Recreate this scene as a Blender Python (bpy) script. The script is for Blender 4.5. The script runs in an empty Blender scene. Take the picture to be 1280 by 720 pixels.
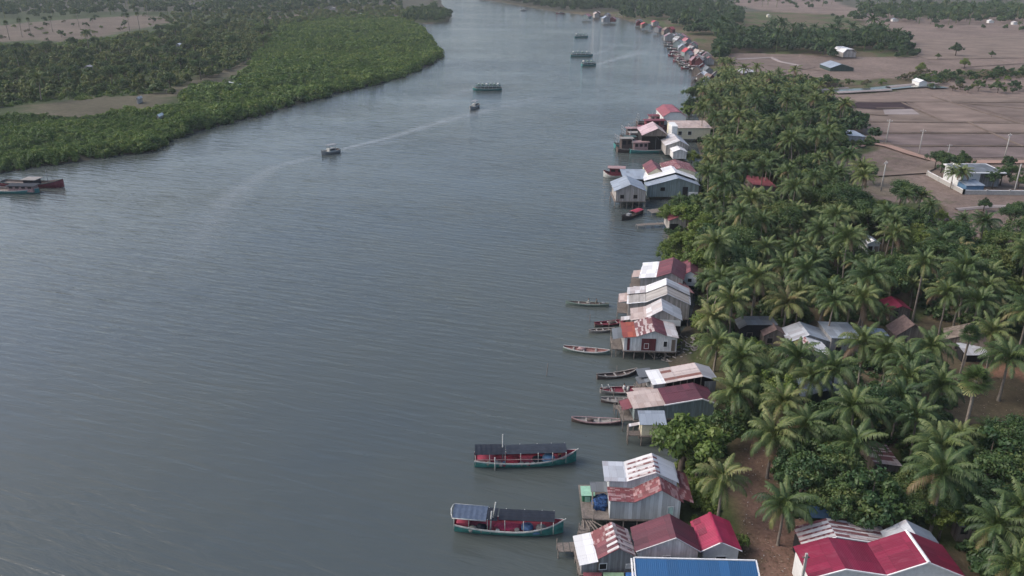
import bpy, math, random
import numpy as np
from mathutils import Vector, Matrix

rng = np.random.default_rng(7)
random.seed(7)
SC = bpy.context.scene
COL = SC.collection
PI = math.pi

# ------------------------------------------------------------------ camera
F = 1000.0                    # focal length in pixels of a 1280 wide frame
PITCH = math.radians(22.78)
H = 60.0
COSP, SINP = math.cos(PITCH), math.sin(PITCH)
cam_d = bpy.data.cameras.new('camera')
cam = bpy.data.objects.new('camera', cam_d)
COL.objects.link(cam)
cam.location = (0, 0, H)
cam.rotation_euler = (PI / 2 - PITCH, 0, 0)
cam_d.sensor_width = 36.0
cam_d.lens = 36.0 * F / 1280.0
cam_d.clip_start = 0.5
cam_d.clip_end = 12000
SC.camera = cam


def P(u, v, z=0.0):
    """the point at height z that the photograph shows at (u, v)"""
    a, b = (u - 640) / F, (v - 360) / F
    dx, dy, dz = a, COSP - b * SINP, -SINP - b * COSP
    t = (z - H) / dz
    return Vector((dx * t, dy * t, z))


def proj(X, Y, Z):
    """numpy: world to pixel"""
    dz = Z - H
    d = Y * COSP - dz * SINP
    up = Y * SINP + dz * COSP
    return 640 + F * X / d, 360 - F * up / d, d


# ------------------------------------------------------------------ objects
def tag(o, label=None, cat=None, group=None, kind=None):
    if label: o['label'] = label
    if cat: o['category'] = cat
    if group: o['group'] = group
    if kind: o['kind'] = kind
    return o


def empty(name, loc=(0, 0, 0), rz=0.0, label=None, cat=None, group=None):
    o = bpy.data.objects.new(name, None)
    COL.objects.link(o)
    o.empty_display_size = 0.3
    o.location = loc
    o.rotation_euler = (0, 0, rz)
    return tag(o, label, cat, group)


def link_mesh(name, me, parent=None):
    o = bpy.data.objects.new(name, me)
    COL.objects.link(o)
    if parent is not None: o.parent = parent
    return o


KIDS = {}


def kids(o):
    return [c for c in bpy.data.objects if c.parent == o]


def copy_tree(o, parent=None):
    c = o.copy()
    COL.objects.link(c)
    if parent is not None: c.parent = parent
    for k in o.children:
        copy_tree(k, c)
    return c


class MB:
    """collects faces; build() links them as ONE mesh object, with box-mapped metric UVs"""
    def __init__(self):
        self.v, self.f, self.m, self.s = [], [], [], []

    def face(self, pts, mi=0, smooth=False):
        n = len(self.v)
        self.v += [tuple(p) for p in pts]
        self.f.append(tuple(range(n, n + len(pts))))
        self.m.append(mi); self.s.append(smooth)
        return self

    def box(self, x0, x1, y0, y1, z0, z1, mi=0, M=None):
        p = [Vector((x, y, z)) for z in (z0, z1) for x, y in ((x0, y0), (x1, y0), (x1, y1), (x0, y1))]
        if M is not None: p = [M @ q for q in p]
        for idx in ((3, 2, 1, 0), (4, 5, 6, 7), (0, 1, 5, 4), (1, 2, 6, 5), (2, 3, 7, 6), (3, 0, 4, 7)):
            self.face([p[i] for i in idx], mi)
        return self

    def slab(self, pts, t, mi=0):
        """polygon (counter-clockwise from above) thickened downwards by t"""
        pts = [Vector(p) for p in pts]
        lo = [p - Vector((0, 0, t)) for p in pts]
        self.face(pts, mi); self.face(lo[::-1], mi)
        n = len(pts)
        for i in range(n):
            j = (i + 1) % n
            self.face([pts[i], lo[i], lo[j], pts[j]], mi)
        return self

    def tube(self, pts, rads, n=6, mi=0, cap=True, smooth=True):
        pts = [Vector(p) for p in pts]
        if not hasattr(rads, '__len__'): rads = [rads] * len(pts)
        base = len(self.v)
        for i, p in enumerate(pts):
            a = pts[min(i + 1, len(pts) - 1)] - pts[max(i - 1, 0)]
            a.normalize()
            x = a.cross(Vector((0, 0, 1))) if abs(a.z) < .95 else a.cross(Vector((0, 1, 0)))
            x.normalize(); y = a.cross(x)
            for k in range(n):
                t = 2 * PI * k / n
                self.v.append(tuple(p + (x * math.cos(t) + y * math.sin(t)) * rads[i]))
        for i in range(len(pts) - 1):
            for k in range(n):
                a0 = base + i * n + k; a1 = base + i * n + (k + 1) % n
                self.f.append((a0, a0 + n, a1 + n, a1)); self.m.append(mi); self.s.append(smooth)
        if cap:
            self.f.append(tuple(base + k for k in range(n))); self.m.append(mi); self.s.append(False)
            e = base + (len(pts) - 1) * n
            self.f.append(tuple(e + k for k in reversed(range(n)))); self.m.append(mi); self.s.append(False)
        return self

    def bar(self, a, b, w, mi=0, n=4):
        return self.tube([a, b], w / 2 * (1.414 if n == 4 else 1), n, mi, smooth=False)

    def blob(self, c, r, mi=0, seed=0, n=7, rows=5, rough=.15):
        """lumpy closed lump"""
        q = random.Random(seed)
        base = len(self.v)
        rx, ry, rz = r if hasattr(r, '__len__') else (r, r, r)
        for i in range(rows + 1):
            th = PI * i / rows
            for k in range(n):
                ph = 2 * PI * k / n
                d = 1 + q.uniform(-rough, rough)
                self.v.append((c[0] + rx * d * math.sin(th) * math.cos(ph), c[1] + ry * d * math.sin(th) * math.sin(ph), c[2] + rz * d * math.cos(th)))
        for i in range(rows):
            for k in range(n):
                a = base + i * n + k; b = base + i * n + (k + 1) % n
                self.f.append((a, a + n, b + n, b)); self.m.append(mi); self.s.append(True)
        return self

    def mesh(self, name, mats):
        me = bpy.data.meshes.new(name)
        me.from_pydata(self.v, [], self.f)
        for m in (mats if isinstance(mats, (list, tuple)) else [mats]): me.materials.append(m)
        me.polygons.foreach_set('material_index', self.m)
        me.polygons.foreach_set('use_smooth', self.s)
        uv = me.uv_layers.new(name='metric')
        co = np.array(self.v, dtype=float)
        out = np.zeros((len(me.loops), 2))
        li = 0
        for p in me.polygons:
            n = p.normal
            if abs(n.z) > .97: a, b = Vector((1, 0, 0)), Vector((0, 1, 0))
            else:
                a = Vector((-n.y, n.x, 0)); a.normalize(); b = n.cross(a)
            A = np.array((a, b))
            vs = list(p.vertices)
            out[li:li + len(vs)] = co[vs] @ A.T
            li += len(vs)
        uv.data.foreach_set('uv', out.ravel())
        me.update()
        return me

    def build(self, name, mats, parent=None):
        return link_mesh(name, self.mesh(name, mats), parent)


def array_mesh(name, V, Fq, mat, tint=None, smooth=False):
    """fast mesh of quads from numpy arrays, with a per-face 'tint' value"""
    me = bpy.data.meshes.new(name)
    V = np.asarray(V, np.float32); Fq = np.asarray(Fq, np.int32)
    n = len(Fq)
    me.vertices.add(len(V)); me.vertices.foreach_set('co', V.ravel())
    me.loops.add(n * 4); me.loops.foreach_set('vertex_index', Fq.ravel())
    me.polygons.add(n)
    me.polygons.foreach_set('loop_start', np.arange(0, n * 4, 4, dtype=np.int32))
    if tint is not None:
        at = me.attributes.new('tint', 'FLOAT', 'FACE')
        at.data.foreach_set('value', np.asarray(tint, np.float32))
    for m in (mat if isinstance(mat, (list, tuple)) else [mat]): me.materials.append(m)
    if smooth: me.polygons.foreach_set('use_smooth', np.ones(n, dtype=bool))
    me.update(calc_edges=True)
    return me


# ------------------------------------------------------------------ materials
class NT:
    def __init__(self, name):
        self.m = bpy.data.materials.new(name)
        self.m.use_nodes = True
        self.t = self.m.node_tree
        self.t.nodes.clear()
        self.out = self.t.nodes.new('ShaderNodeOutputMaterial')

    def n(self, kind, **kw):
        nd = self.t.nodes.new('ShaderNode' + kind)
        for k, v in kw.items():
            if k.startswith('i_'):
                nd.inputs[k[2:].replace('_', ' ')].default_value = v
            else: setattr(nd, k, v)
        return nd

    def l(self, a, b): self.t.links.new(a, b)

    def math(self, op, a, b=None, clamp=False):
        nd = self.n('Math', operation=op, use_clamp=clamp)
        for i, x in enumerate((a, b)):
            if x is None: continue
            if hasattr(x, 'is_output'): self.l(x, nd.inputs[i])
            else: nd.inputs[i].default_value = x
        return nd.outputs[0]

    def mix(self, fac, a, b, blend='MIX'):
        nd = self.n('Mix', data_type='RGBA', blend_type=blend)
        for s, x in ((nd.inputs[0], fac), (nd.inputs[6], a), (nd.inputs[7], b)):
            if hasattr(x, 'is_output'): self.l(x, s)
            elif hasattr(x, '__len__'): s.default_value = (*x[:3], 1)
            else: s.default_value = x
        return nd.outputs[2]

    def ramp(self, fac, stops):
        nd = self.n('ValToRGB')
        el = nd.color_ramp.elements
        while len(el) < len(stops): el.new(.5)
        for e, (p, c) in zip(el, stops):
            e.position = p
            e.color = (*c, 1) if hasattr(c, '__len__') else (c, c, c, 1)
        self.l(fac, nd.inputs[0])
        return nd.outputs[0]

    def noise(self, vec, scale, detail=3, rough=.6, dist=0.0):
        nd = self.n('TexNoise')
        nd.inputs['Scale'].default_value = scale
        nd.inputs['Detail'].default_value = detail
        nd.inputs['Roughness'].default_value = rough
        nd.inputs['Distortion'].default_value = dist
        if vec is not None: self.l(vec, nd.inputs['Vector'])
        return nd.outputs[0]

    def uv(self, sx=1, sy=1, rz=0):
        u = self.n('UVMap', uv_map='metric')
        mp = self.n('Mapping')
        mp.inputs['Scale'].default_value = (sx, sy, 1)
        mp.inputs['Rotation'].default_value = (0, 0, rz)
        # a different stretch of the pattern on every object
        oi = self.n('ObjectInfo')
        ad = self.n('VectorMath', operation='SCALE'); ad.inputs['Scale'].default_value = 1
        cb = self.n('CombineXYZ')
        self.l(self.math('MULTIPLY', oi.outputs['Random'], 37.0), cb.inputs[0])
        self.l(self.math('MULTIPLY', oi.outputs['Random'], 71.0), cb.inputs[1])
        va = self.n('VectorMath', operation='ADD')
        self.l(u.outputs[0], va.inputs[0]); self.l(cb.outputs[0], va.inputs[1])
        self.l(va.outputs[0], mp.inputs[0])
        return mp.outputs[0]

    def world(self, sx=1, sy=1, sz=1, rz=0):
        g = self.n('NewGeometry')
        m0 = self.n('Mapping')          # turn first, stretch after
        m0.inputs['Rotation'].default_value = (0, 0, rz)
        self.l(g.outputs['Position'], m0.inputs[0])
        mp = self.n('Mapping')
        mp.inputs['Scale'].default_value = (sx, sy, sz)
        self.l(m0.outputs[0], mp.inputs[0])
        return mp.outputs[0]

    def bump(self, h, strength, dist=.05):
        b = self.n('Bump')
        b.inputs['Strength'].default_value = strength
        b.inputs['Distance'].default_value = dist
        self.l(h, b.inputs['Height'])
        return b.outputs[0]

    def pbr(self, col, rough=.7, metal=0.0, normal=None, spec=.3):
        b = self.n('BsdfPrincipled')
        for s, x in (('Base Color', col), ('Roughness', rough), ('Metallic', metal), ('Specular IOR Level', spec)):
            if hasattr(x, 'is_output'): self.l(x, b.inputs[s])
            elif hasattr(x, '__len__'): b.inputs[s].default_value = (*x[:3], 1)
            else: b.inputs[s].default_value = x
        if normal is not None: self.l(normal, b.inputs['Normal'])
        self.l(b.outputs[0], self.out.inputs[0])
        return self.m


def m_plain(name, c, rough=.7, var=.25, metal=0, spec=.3, scale=2.5):
    """painted or woven surface with dirt and wear"""
    t = NT(name)
    co = t.n('TexCoord').outputs['Object']
    f = t.noise(co, scale, 4)
    c2 = tuple(x * (1 - var) for x in c); c3 = tuple(min(1, x * (1 + var * .6)) for x in c)
    col = t.ramp(f, [(.3, c2), (.7, c3)])
    return t.pbr(col, rough, metal, spec=spec)


def m_sheet(name, c1, c2=None, p2=.0, rust=.3, rust_col=(.16, .07, .045), rough=.5, sheet=(.85, 2.2), metal=0.0):
    """corrugated roofing: separate sheets, some of another colour, ribs running down the slope, rust streaks"""
    t = NT(name)
    uv = t.uv()
    br = t.n('TexWhiteNoise', noise_dimensions='2D')
    dv = t.n('VectorMath', operation='DIVIDE'); dv.inputs[1].default_value = (sheet[0], sheet[1], 1)
    jit = t.n('VectorMath', operation='SCALE'); jit.inputs['Scale'].default_value = .16
    jn = t.n('TexNoise'); jn.inputs['Scale'].default_value = 3.0; t.l(uv, jn.inputs['Vector'])
    t.l(jn.outputs['Color'], jit.inputs[0])
    ja = t.n('VectorMath', operation='ADD'); t.l(uv, ja.inputs[0]); t.l(jit.outputs[0], ja.inputs[1])
    t.l(ja.outputs[0], dv.inputs[0])
    fl = t.n('VectorMath', operation='FLOOR'); t.l(dv.outputs[0], fl.inputs[0])
    t.l(fl.outputs[0], br.inputs['Vector'])
    r = br.outputs['Value']
    vr = t.math('MULTIPLY_ADD', r, .34); vr.node.inputs[2].default_value = .83
    base = c1
    if c2 is not None:
        pick = t.math('LESS_THAN', t.math('FRACT', t.math('MULTIPLY', r, 7.31)), p2)
        base = t.mix(pick, c1, c2)
    hs = t.n('HueSaturation')
    if hasattr(base, 'is_output'): t.l(base, hs.inputs['Color'])
    else: hs.inputs['Color'].default_value = (*base, 1)
    t.l(vr, hs.inputs['Value'])
    # rust and dirt run down the slope
    st = t.noise(t.uv(1.6, .35), 1.3, 5, .65)
    rr = t.ramp(st, [(max(0, .62 - rust * .35), 0.0), (min(1, .86 - rust * .25), 1.0)])
    col = t.mix(t.math('MULTIPLY', rr, min(1, rust * 1.6)), hs.outputs[0], rust_col)
    # joints between sheets
    fr = t.n('VectorMath', operation='FRACTION'); t.l(dv.outputs[0], fr.inputs[0])
    sx = t.n('SeparateXYZ'); t.l(fr.outputs[0], sx.inputs[0])
    j = t.math('MAXIMUM', t.math('LESS_THAN', sx.outputs[0], .05), t.math('LESS_THAN', sx.outputs[1], .03))
    col = t.mix(t.math('MULTIPLY', j, .35), col, tuple(.45 * x for x in c1))
    w = t.n('TexWave', wave_type='BANDS', bands_direction='X')
    w.inputs['Scale'].default_value = 1.6
    t.l(uv, w.inputs['Vector'])
    return t.pbr(col, rough, metal, t.bump(w.outputs[1], .5, .03), .35)


def m_plank(name, c, var=.3, width=.22, rough=.8, stain=(.05, .045, .04), horiz=False, stain_amt=.5):
    """weathered boards or upright metal cladding"""
    t = NT(name)
    uv = t.uv()
    sep = t.n('SeparateXYZ'); t.l(uv, sep.inputs[0])
    x = sep.outputs[1 if horiz else 0]
    k = t.math('FLOOR', t.math('DIVIDE', x, width))
    wn = t.n('TexWhiteNoise', noise_dimensions='1D'); t.l(k, wn.inputs['W'])
    v = t.math('MULTIPLY_ADD', wn.outputs['Value'], var * 2); v.node.inputs[2].default_value = 1 - var
    hs = t.n('HueSaturation'); hs.inputs['Color'].default_value = (*c, 1); t.l(v, hs.inputs['Value'])
    st = t.noise(t.uv(2.2, .5), 1.1, 5, .65)
    s2 = t.ramp(st, [(.45, 0.0), (.75, 1.0)])
    col = t.mix(t.math('MULTIPLY', s2, stain_amt), hs.outputs[0], stain)
    fr = t.math('FRACT', t.math('DIVIDE', x, width))
    gap = t.math('LESS_THAN', fr, .08)
    col = t.mix(t.math('MULTIPLY', gap, .45), col, tuple(.3 * q for q in c))
    return t.pbr(col, rough, 0, t.bump(t.math('SUBTRACT', 1.0, gap), .3, .02), .25)


def m_leaf(name, stops, trans=.3, rvar=.35, rough=.55):
    """leaves: colour by a tint stored per face, each plant a little different"""
    t = NT(name)
    at = t.n('Attribute', attribute_name='tint')
    oi = t.n('ObjectInfo')
    f = t.math('ADD', at.outputs['Fac'], t.math('MULTIPLY', t.math('SUBTRACT', oi.outputs['Random'], .5), rvar), True)
    col = t.ramp(f, stops)
    d = t.n('BsdfDiffuse'); t.l(col, d.inputs['Color'])
    tr = t.n('BsdfTranslucent'); t.l(t.mix(.5, col, (.12, .16, .02)), tr.inputs['Color'])
    g = t.n('BsdfGlossy'); g.inputs['Roughness'].default_value = rough; g.inputs['Color'].default_value = (.5, .5, .5, 1)
    m1 = t.n('MixShader'); m1.inputs[0].default_value = trans
    t.l(d.outputs[0], m1.inputs[1]); t.l(tr.outputs[0], m1.inputs[2])
    m2 = t.n('MixShader'); m2.inputs[0].default_value = .05
    t.l(m1.outputs[0], m2.inputs[1]); t.l(g.outputs[0], m2.inputs[2])
    t.l(m2.outputs[0], t.out.inputs[0])
    return t.m
# ================================================================== light and air
SUN_EL, SUN_AZ = math.radians(42), math.radians(-86)     # azimuth from +Y towards +X: low in the west, over the water
wd = bpy.data.worlds.new('World'); SC.world = wd
wd.use_nodes = True
wt = wd.node_tree
sky = wt.nodes.new('ShaderNodeTexSky')
sky.sky_type = 'NISHITA'; sky.sun_disc = False
sky.sun_elevation = SUN_EL; sky.sun_rotation = SUN_AZ
sky.air_density = 1.0; sky.dust_density = 4.0; sky.ozone_density = 1.5
bg = wt.nodes['Background']
bg.inputs['Strength'].default_value = .15
hs = wt.nodes.new('ShaderNodeHueSaturation')      # thin overcast takes most of the blue out of the sky
hs.inputs['Saturation'].default_value = 1.0
wt.links.new(sky.outputs[0], hs.inputs['Color'])
wt.links.new(hs.outputs[0], bg.inputs['Color'])
sd = bpy.data.lights.new('sun', 'SUN')
sd.energy = 1.25; sd.angle = math.radians(35); sd.color = (1, .94, .92)
so = bpy.data.objects.new('sun', sd); COL.objects.link(so)
sdir = Vector((math.sin(SUN_AZ) * math.cos(SUN_EL), math.cos(SUN_AZ) * math.cos(SUN_EL), math.sin(SUN_EL)))
so.rotation_euler = (-sdir).to_track_quat('-Z', 'Y').to_euler()
so.location = sdir * 200 + Vector((0, 200, 0))
SC.view_settings.view_transform = 'Standard'
SC.view_settings.look = 'None'
SC.view_settings.gamma = 1
SC.view_settings.use_curve_mapping = False
SC.view_settings.exposure = 0.6
SC.cycles.use_denoising = True
SC.cycles.max_bounces = 6
SC.cycles.diffuse_bounces = 3
SC.cycles.transparent_max_bounces = 8
SC.cycles.volume_bounces = 1
SC.cycles.caustics_reflective = False
SC.cycles.caustics_refractive = False

t = NT('haze air')
vs = t.n('VolumePrincipled')
vs.inputs['Color'].default_value = (.86, .92, 1.0, 1)
vs.inputs['Density'].default_value = .0001
vs.inputs['Anisotropy'].default_value = .1
t.l(vs.outputs[0], t.out.inputs['Volume'])
MB().box(-2700, 2700, -420, 3900, -4.5, 70).build('haze', t.m)['kind'] = 'stuff'

# ================================================================== ground and water
RS = [(800, 720), (812, 670), (828, 620), (850, 575), (856, 545), (856, 500), (848, 470), (838, 452), (842, 432), (862, 402), (868, 370), (862, 330), (838, 310),
      (824, 298), (834, 275), (852, 255), (872, 235), (878, 200), (868, 180), (872, 150), (868, 130), (884, 100), (880, 80), (868, 68),
      (862, 52), (846, 40), (800, 30), (770, 22), (730, 19), (690, 14), (650, 7), (600, -1), (560, -8)]
LS = [(-300, 262), (-120, 236), (0, 217), (60, 206), (130, 197), (196, 188), (208, 177), (260, 160), (300, 150), (350, 136), (385, 127), (420, 116), (470, 106), (512, 92), (540, 80), (548, 72),
      (550, 64), (538, 50), (530, 38), (512, 28), (535, 30), (562, 27), (566, 20), (556, 10), (550, 0), (500, -10)]
rs = [Vector((10, -380, 0)), Vector((11, 20, 0))] + [P(*p) for p in RS] + [Vector((-2690, 2300, 0))]
ls = [Vector((-2690, 150, 0)), Vector((-600, 190, 0))] + [P(*p) for p in LS] + [Vector((-2690, 1700, 0))]
R_POLY = np.array([(p.x, p.y) for p in rs] + [(-2690, 3890), (2690, 3890), (2690, -380)])
L_POLY = np.array([(p.x, p.y) for p in ls])


def inside(x, y, poly):
    r = np.zeros(x.shape, bool)
    n = len(poly)
    for i in range(n):
        x0, y0 = poly[i]; x1, y1 = poly[(i + 1) % n]
        if y0 == y1: continue
        c = ((y0 > y) != (y1 > y)) & (x < (x1 - x0) * (y - y0) / (y1 - y0) + x0)
        r ^= c
    return r


def dist_line(x, y, pts):
    d = np.full(x.shape, 1e9)
    for (x0, y0), (x1, y1) in zip(pts[:-1], pts[1:]):
        dx, dy = x1 - x0, y1 - y0
        t = np.clip(((x - x0) * dx + (y - y0) * dy) / max(dx * dx + dy * dy, 1e-9), 0, 1)
        d = np.minimum(d, np.hypot(x - x0 - t * dx, y - y0 - t * dy))
    return d


def shore_sd(x, y):
    """metres to the water's edge, positive on land"""
    d1 = dist_line(x, y, R_POLY[:len(rs)]); d1 = np.where(inside(x, y, R_POLY), d1, -d1)
    d2 = dist_line(x, y, L_POLY); d2 = np.where(inside(x, y, L_POLY), d2, -d2)
    return np.maximum(d1, d2)


def wob(x, y, s, seed=0):
    """cheap smooth noise in -1..1"""
    q = np.random.default_rng(seed)
    r = 0
    for k in range(5):
        a = q.uniform(0, 2 * PI); f = s * q.uniform(.6, 1.8); ph = q.uniform(0, 6.28)
        r = r + np.sin((x * math.cos(a) + y * math.sin(a)) * f + ph)
    return r / 3.0


LAND = 1.2


def pixpoly(pts, z=LAND):
    return np.array([P(u, v, z)[:2] for u, v in pts])


DIRT_PATH = [(985, 760), (975, 720), (968, 690), (958, 650), (950, 620), (940, 590), (938, 560), (930, 530), (905, 500), (905, 455), (890, 420), (880, 395)]
FIELD_POLYS = [
    [(1005, 122), (1080, 166), (1100, 185), (1060, 200), (1040, 215), (1060, 238), (1110, 250), (1175, 252), (1190, 300), (1290, 305), (1800, 330), (2400, 90), (1500, 84), (1180, 100), (1120, 112)],
    [(912, 66), (912, 82), (965, 95), (1050, 100), (1140, 98), (1200, 88), (1500, 78), (1800, 30), (1500, 22), (1085, 22), (1080, 34), (1140, 48), (1150, 70), (1060, 72), (1000, 68)],
    [(915, 4), (960, 14), (1040, 18), (1085, 26), (1140, 44), (1170, 40), (1120, 18), (1060, 8), (1040, 0), (925, -2)],
]
LFIELD_POLYS = [
    [(0, 32), (60, 26), (130, 22), (180, 18), (222, 26), (180, 34), (130, 46), (90, 52), (40, 50), (-80, 56), (-80, 36)],
    [(30, 130), (110, 124), (190, 118), (240, 100), (300, 76), (318, 68), (310, 88), (270, 105), (230, 118), (170, 140), (100, 148), (30, 148)],
    [(320, 22), (420, 14), (500, 12), (510, 22), (420, 22), (340, 28)],
]


def axis(parts):
    out = []
    for a, b, s in parts:
        out += list(np.arange(a, b, s))
    return np.array(out + [parts[-1][1]])


gx = axis([(-2690, -600, 110), (-600, -170, 7), (-170, 0, 5), (0, 110, 1.3), (110, 260, 3), (260, 700, 8), (700, 2690, 110)])
gy = axis([(-380, 40, 30), (40, 130, 1.3), (130, 300, 2.6), (300, 620, 5), (620, 1150, 9), (1150, 3890, 110)])
GX, GY = np.meshgrid(gx, gy)
SD = shore_sd(GX, GY)
near = np.clip(1.5 - GY / 400, .2, 1)
sd2 = SD + wob(GX, GY, .35, 3) * .9 * near + wob(GX, GY, .06, 4) * 1.2
GZ = np.clip(sd2 * .42, -3.2, LAND) + np.where(sd2 > 5, wob(GX, GY, .25, 9) * .05, 0) * (GX < 2000)
GZ = np.minimum(GZ, LAND + .03)
# ground cover colours (what grows or lies there)
C = np.zeros(GX.shape + (3,))
C[:] = (.105, .085, .055)                               # leaf litter and trodden soil under the grove
nz = wob(GX, GY, .12, 21); nz2 = wob(GX, GY, .5, 22)
C[nz + nz2 * .5 > .15] = (.07, .085, .035)
left = GX < (GY - 150) * -.02 + (np.interp(GY, [p.y for p in rs[1:30]], [p.x for p in rs[1:30]]) - 90)
C[left] = (.050, .066, .030)
far = GY > 900
C[far] = (.075, .075, .055)
soil = (.175, .108, .082)
pth = np.array([P(u, v, LAND)[:2] for u, v in DIRT_PATH])
dp = dist_line(GX, GY, pth) + nz2 * .5
w = (np.clip((3.9 - dp) / 2.2, 0, 1) * np.clip((105 - GY) / 30, .25, 1))[..., None]
yard = np.clip((7 - dist_line(GX, GY, pixpoly([(985, 720), (1000, 700), (1030, 650)]))) / 3, 0, 1)[..., None]
C = C * (1 - np.maximum(w, yard)) + np.array(soil) * np.maximum(w, yard)
for poly in FIELD_POLYS:
    k = inside(GX + nz2 * 1.2, GY + nz * 2, pixpoly(poly))
    C[k] = (.178, .136, .115)
for poly in LFIELD_POLYS:
    k = inside(GX + nz2 * 3, GY + nz * 6, pixpoly(poly))
    C[k] = (.090, .082, .056) if poly is LFIELD_POLYS[1] else (.125, .100, .080)
k = inside(GX + nz2, GY + nz, pixpoly([(1190, 430), (1215, 425), (1290, 455), (1290, 475), (1240, 470)]))
C[k] = (.27, .15, .10)
k = inside(GX, GY, pixpoly([(1030, 200), (1060, 238), (1110, 246), (1170, 244), (1110, 205)]))
C[k] = (.15, .125, .095)
mud = (SD < 2.2) & (SD > -8)
C[mud] = (.075, .066, .050)
NX, NY = len(gx), len(gy)
idx = np.arange(NX * NY).reshape(NY, NX)
quads = np.stack([idx[:-1, :-1], idx[:-1, 1:], idx[1:, 1:], idx[1:, :-1]], -1).reshape(-1, 4)


def ground_mat():
    t = NT('ground cover')
    at = t.n('Attribute', attribute_name='cover')
    w1 = t.world()
    f1 = t.noise(w1, .55, 6, .7); f2 = t.noise(w1, .035, 4, .6)
    a = t.ramp(f1, [(.25, .62), (.75, 1.30)])
    b = t.ramp(f2, [(.3, .78), (.7, 1.2)])
    f4 = t.ramp(t.noise(w1, 2.7, 4, .7), [(.3, .75), (.7, 1.18)])
    a = t.mix(1.0, a, f4, 'MULTIPLY')
    c = t.mix(1.0, t.mix(1.0, at.outputs['Color'], a, 'MULTIPLY'), b, 'MULTIPLY')
    f3 = t.noise(w1, .22, 5, .7)
    c = t.mix(t.ramp(f3, [(.56, 0.0), (.70, .45)]), c, (.07, .08, .035))
    return t.pbr(c, .95, 0, t.bump(t.noise(w1, 1.6, 5), .6, .15), .1)


me = array_mesh('ground', np.stack([GX, GY, GZ], -1).reshape(-1, 3), quads, ground_mat(), smooth=True)
ca = me.color_attributes.new('cover', 'FLOAT_COLOR', 'POINT')
ca.data.foreach_set('color', np.concatenate([C, np.ones(GX.shape + (1,))], -1).astype(np.float32).ravel())
tag(link_mesh('ground', me), kind='structure')


def land_z(x, y):
    s = shore_sd(np.array([x], float), np.array([y], float))[0]
    return float(np.clip(s * .42, -3, LAND))


def water_mat(name='river water', col=(.054, .069, .074), bump=.72, rough=.06):
    t = NT(name)
    g = t.n('NewGeometry').outputs['Position']
    dsp = t.noise(g, .05, 2)
    va = t.n('VectorMath', operation='SCALE'); va.inputs['Scale'].default_value = 1
    # short wind waves: crests roughly across the view, drifting to the near right
    w = t.n('TexWave', wave_type='BANDS', bands_direction='Y', wave_profile='SIN')
    w.inputs['Scale'].default_value = .19
    w.inputs['Distortion'].default_value = 7.0
    w.inputs['Detail'].default_value = 3
    w.inputs['Detail Scale'].default_value = .55
    t.l(t.world(.55, 1, 1, math.radians(17)), w.inputs['Vector'])
    n1 = t.noise(t.world(.17, 1.0, 1, math.radians(20)), .70, 4, .55, .35)
    n2 = t.noise(t.world(.45, 1.2, 1, math.radians(16)), 2.6, 3, .6)
    h = t.math('ADD', t.math('ADD', t.math('MULTIPLY', w.outputs[1], .07), t.math('MULTIPLY', n1, 1.0)), t.math('MULTIPLY', n2, .08))
    # gusts: patches of rougher and calmer water
    gst = t.ramp(t.noise(t.world(.5, 1, 1, math.radians(17)), .022, 4, .6), [(.3, .35), (.7, 1.15)])
    b = t.n('Bump'); b.inputs['Distance'].default_value = .5
    t.l(t.math('MULTIPLY', gst, bump), b.inputs['Strength']); t.l(h, b.inputs['Height'])
    c = t.mix(t.ramp(t.noise(g, .012, 4, .6), [(.35, 0.0), (.65, 1.0)]), col, (col[0] * 1.25, col[1] * 1.12, col[2] * .92))
    m = t.pbr(c, rough, 0, b.outputs[0], .5)
    m.node_tree.nodes['Principled BSDF'].inputs['IOR'].default_value = 1.333
    return m


M_WATER = water_mat()
tag(MB().face([(-2690, -380, 0), (2690, -380, 0), (2690, 3890, 0), (-2690, 3890, 0)]).build('water', M_WATER), kind='structure')


def strip(name, pix, w0, w1, z, mat, kind='structure', raise_=0.0, label=None, cat=None, group=None):
    """ribbon along a line of pixels; raise_ > 0 gives it the section of a low bank"""
    pts = [P(u, v, z) for u, v in pix]
    fine = []
    for a, b in zip(pts[:-1], pts[1:]):
        k = max(1, int((b - a).length / 6))
        for i in range(k): fine.append(a.lerp(b, i / k))
    fine.append(pts[-1])
    m = MB()
    prev = None
    for i, p in enumerate(fine):
        f = i / max(1, len(fine) - 1)
        d = fine[min(i + 1, len(fine) - 1)] - fine[max(i - 1, 0)]
        n = Vector((-d.y, d.x, 0)).normalized()
        w = (w0 + (w1 - w0) * f) * (1 + .25 * math.sin(i * 1.7) * (raise_ > 0)) / 2
        if raise_: row = [p + n * w - Vector((0, 0, .05)), p + n * w * .45 + Vector((0, 0, raise_)), p - n * w * .45 + Vector((0, 0, raise_)), p - n * w - Vector((0, 0, .05))]
        else: row = [p + n * w, p - n * w]
        if prev:
            for j in range(len(row) - 1): m.face([prev[j], prev[j + 1], row[j + 1], row[j]][::-1])
        prev = row
    return tag(m.build(name, mat), label, cat, group, kind)


def soil_mat(name, c, var=.32, sc=.12):
    t = NT(name)
    w1 = t.world(.6, 1, 1, .05)
    f = t.noise(w1, sc, 6, .65)
    col = t.ramp(f, [(.25, tuple(x * (1 - var * 1.4) for x in c)), (.75, tuple(x * (1 + var) for x in c))])
    f2 = t.noise(t.world(.15, 1.2, 1, .03), .5, 4, .6)
    col = t.mix(t.ramp(f2, [(.45, 0.0), (.7, .35)]), col, tuple(x * .72 for x in c))
    return t.pbr(col, .95, 0, t.bump(t.noise(t.world(), 1.0, 4), .5, .1), .1)


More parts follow.
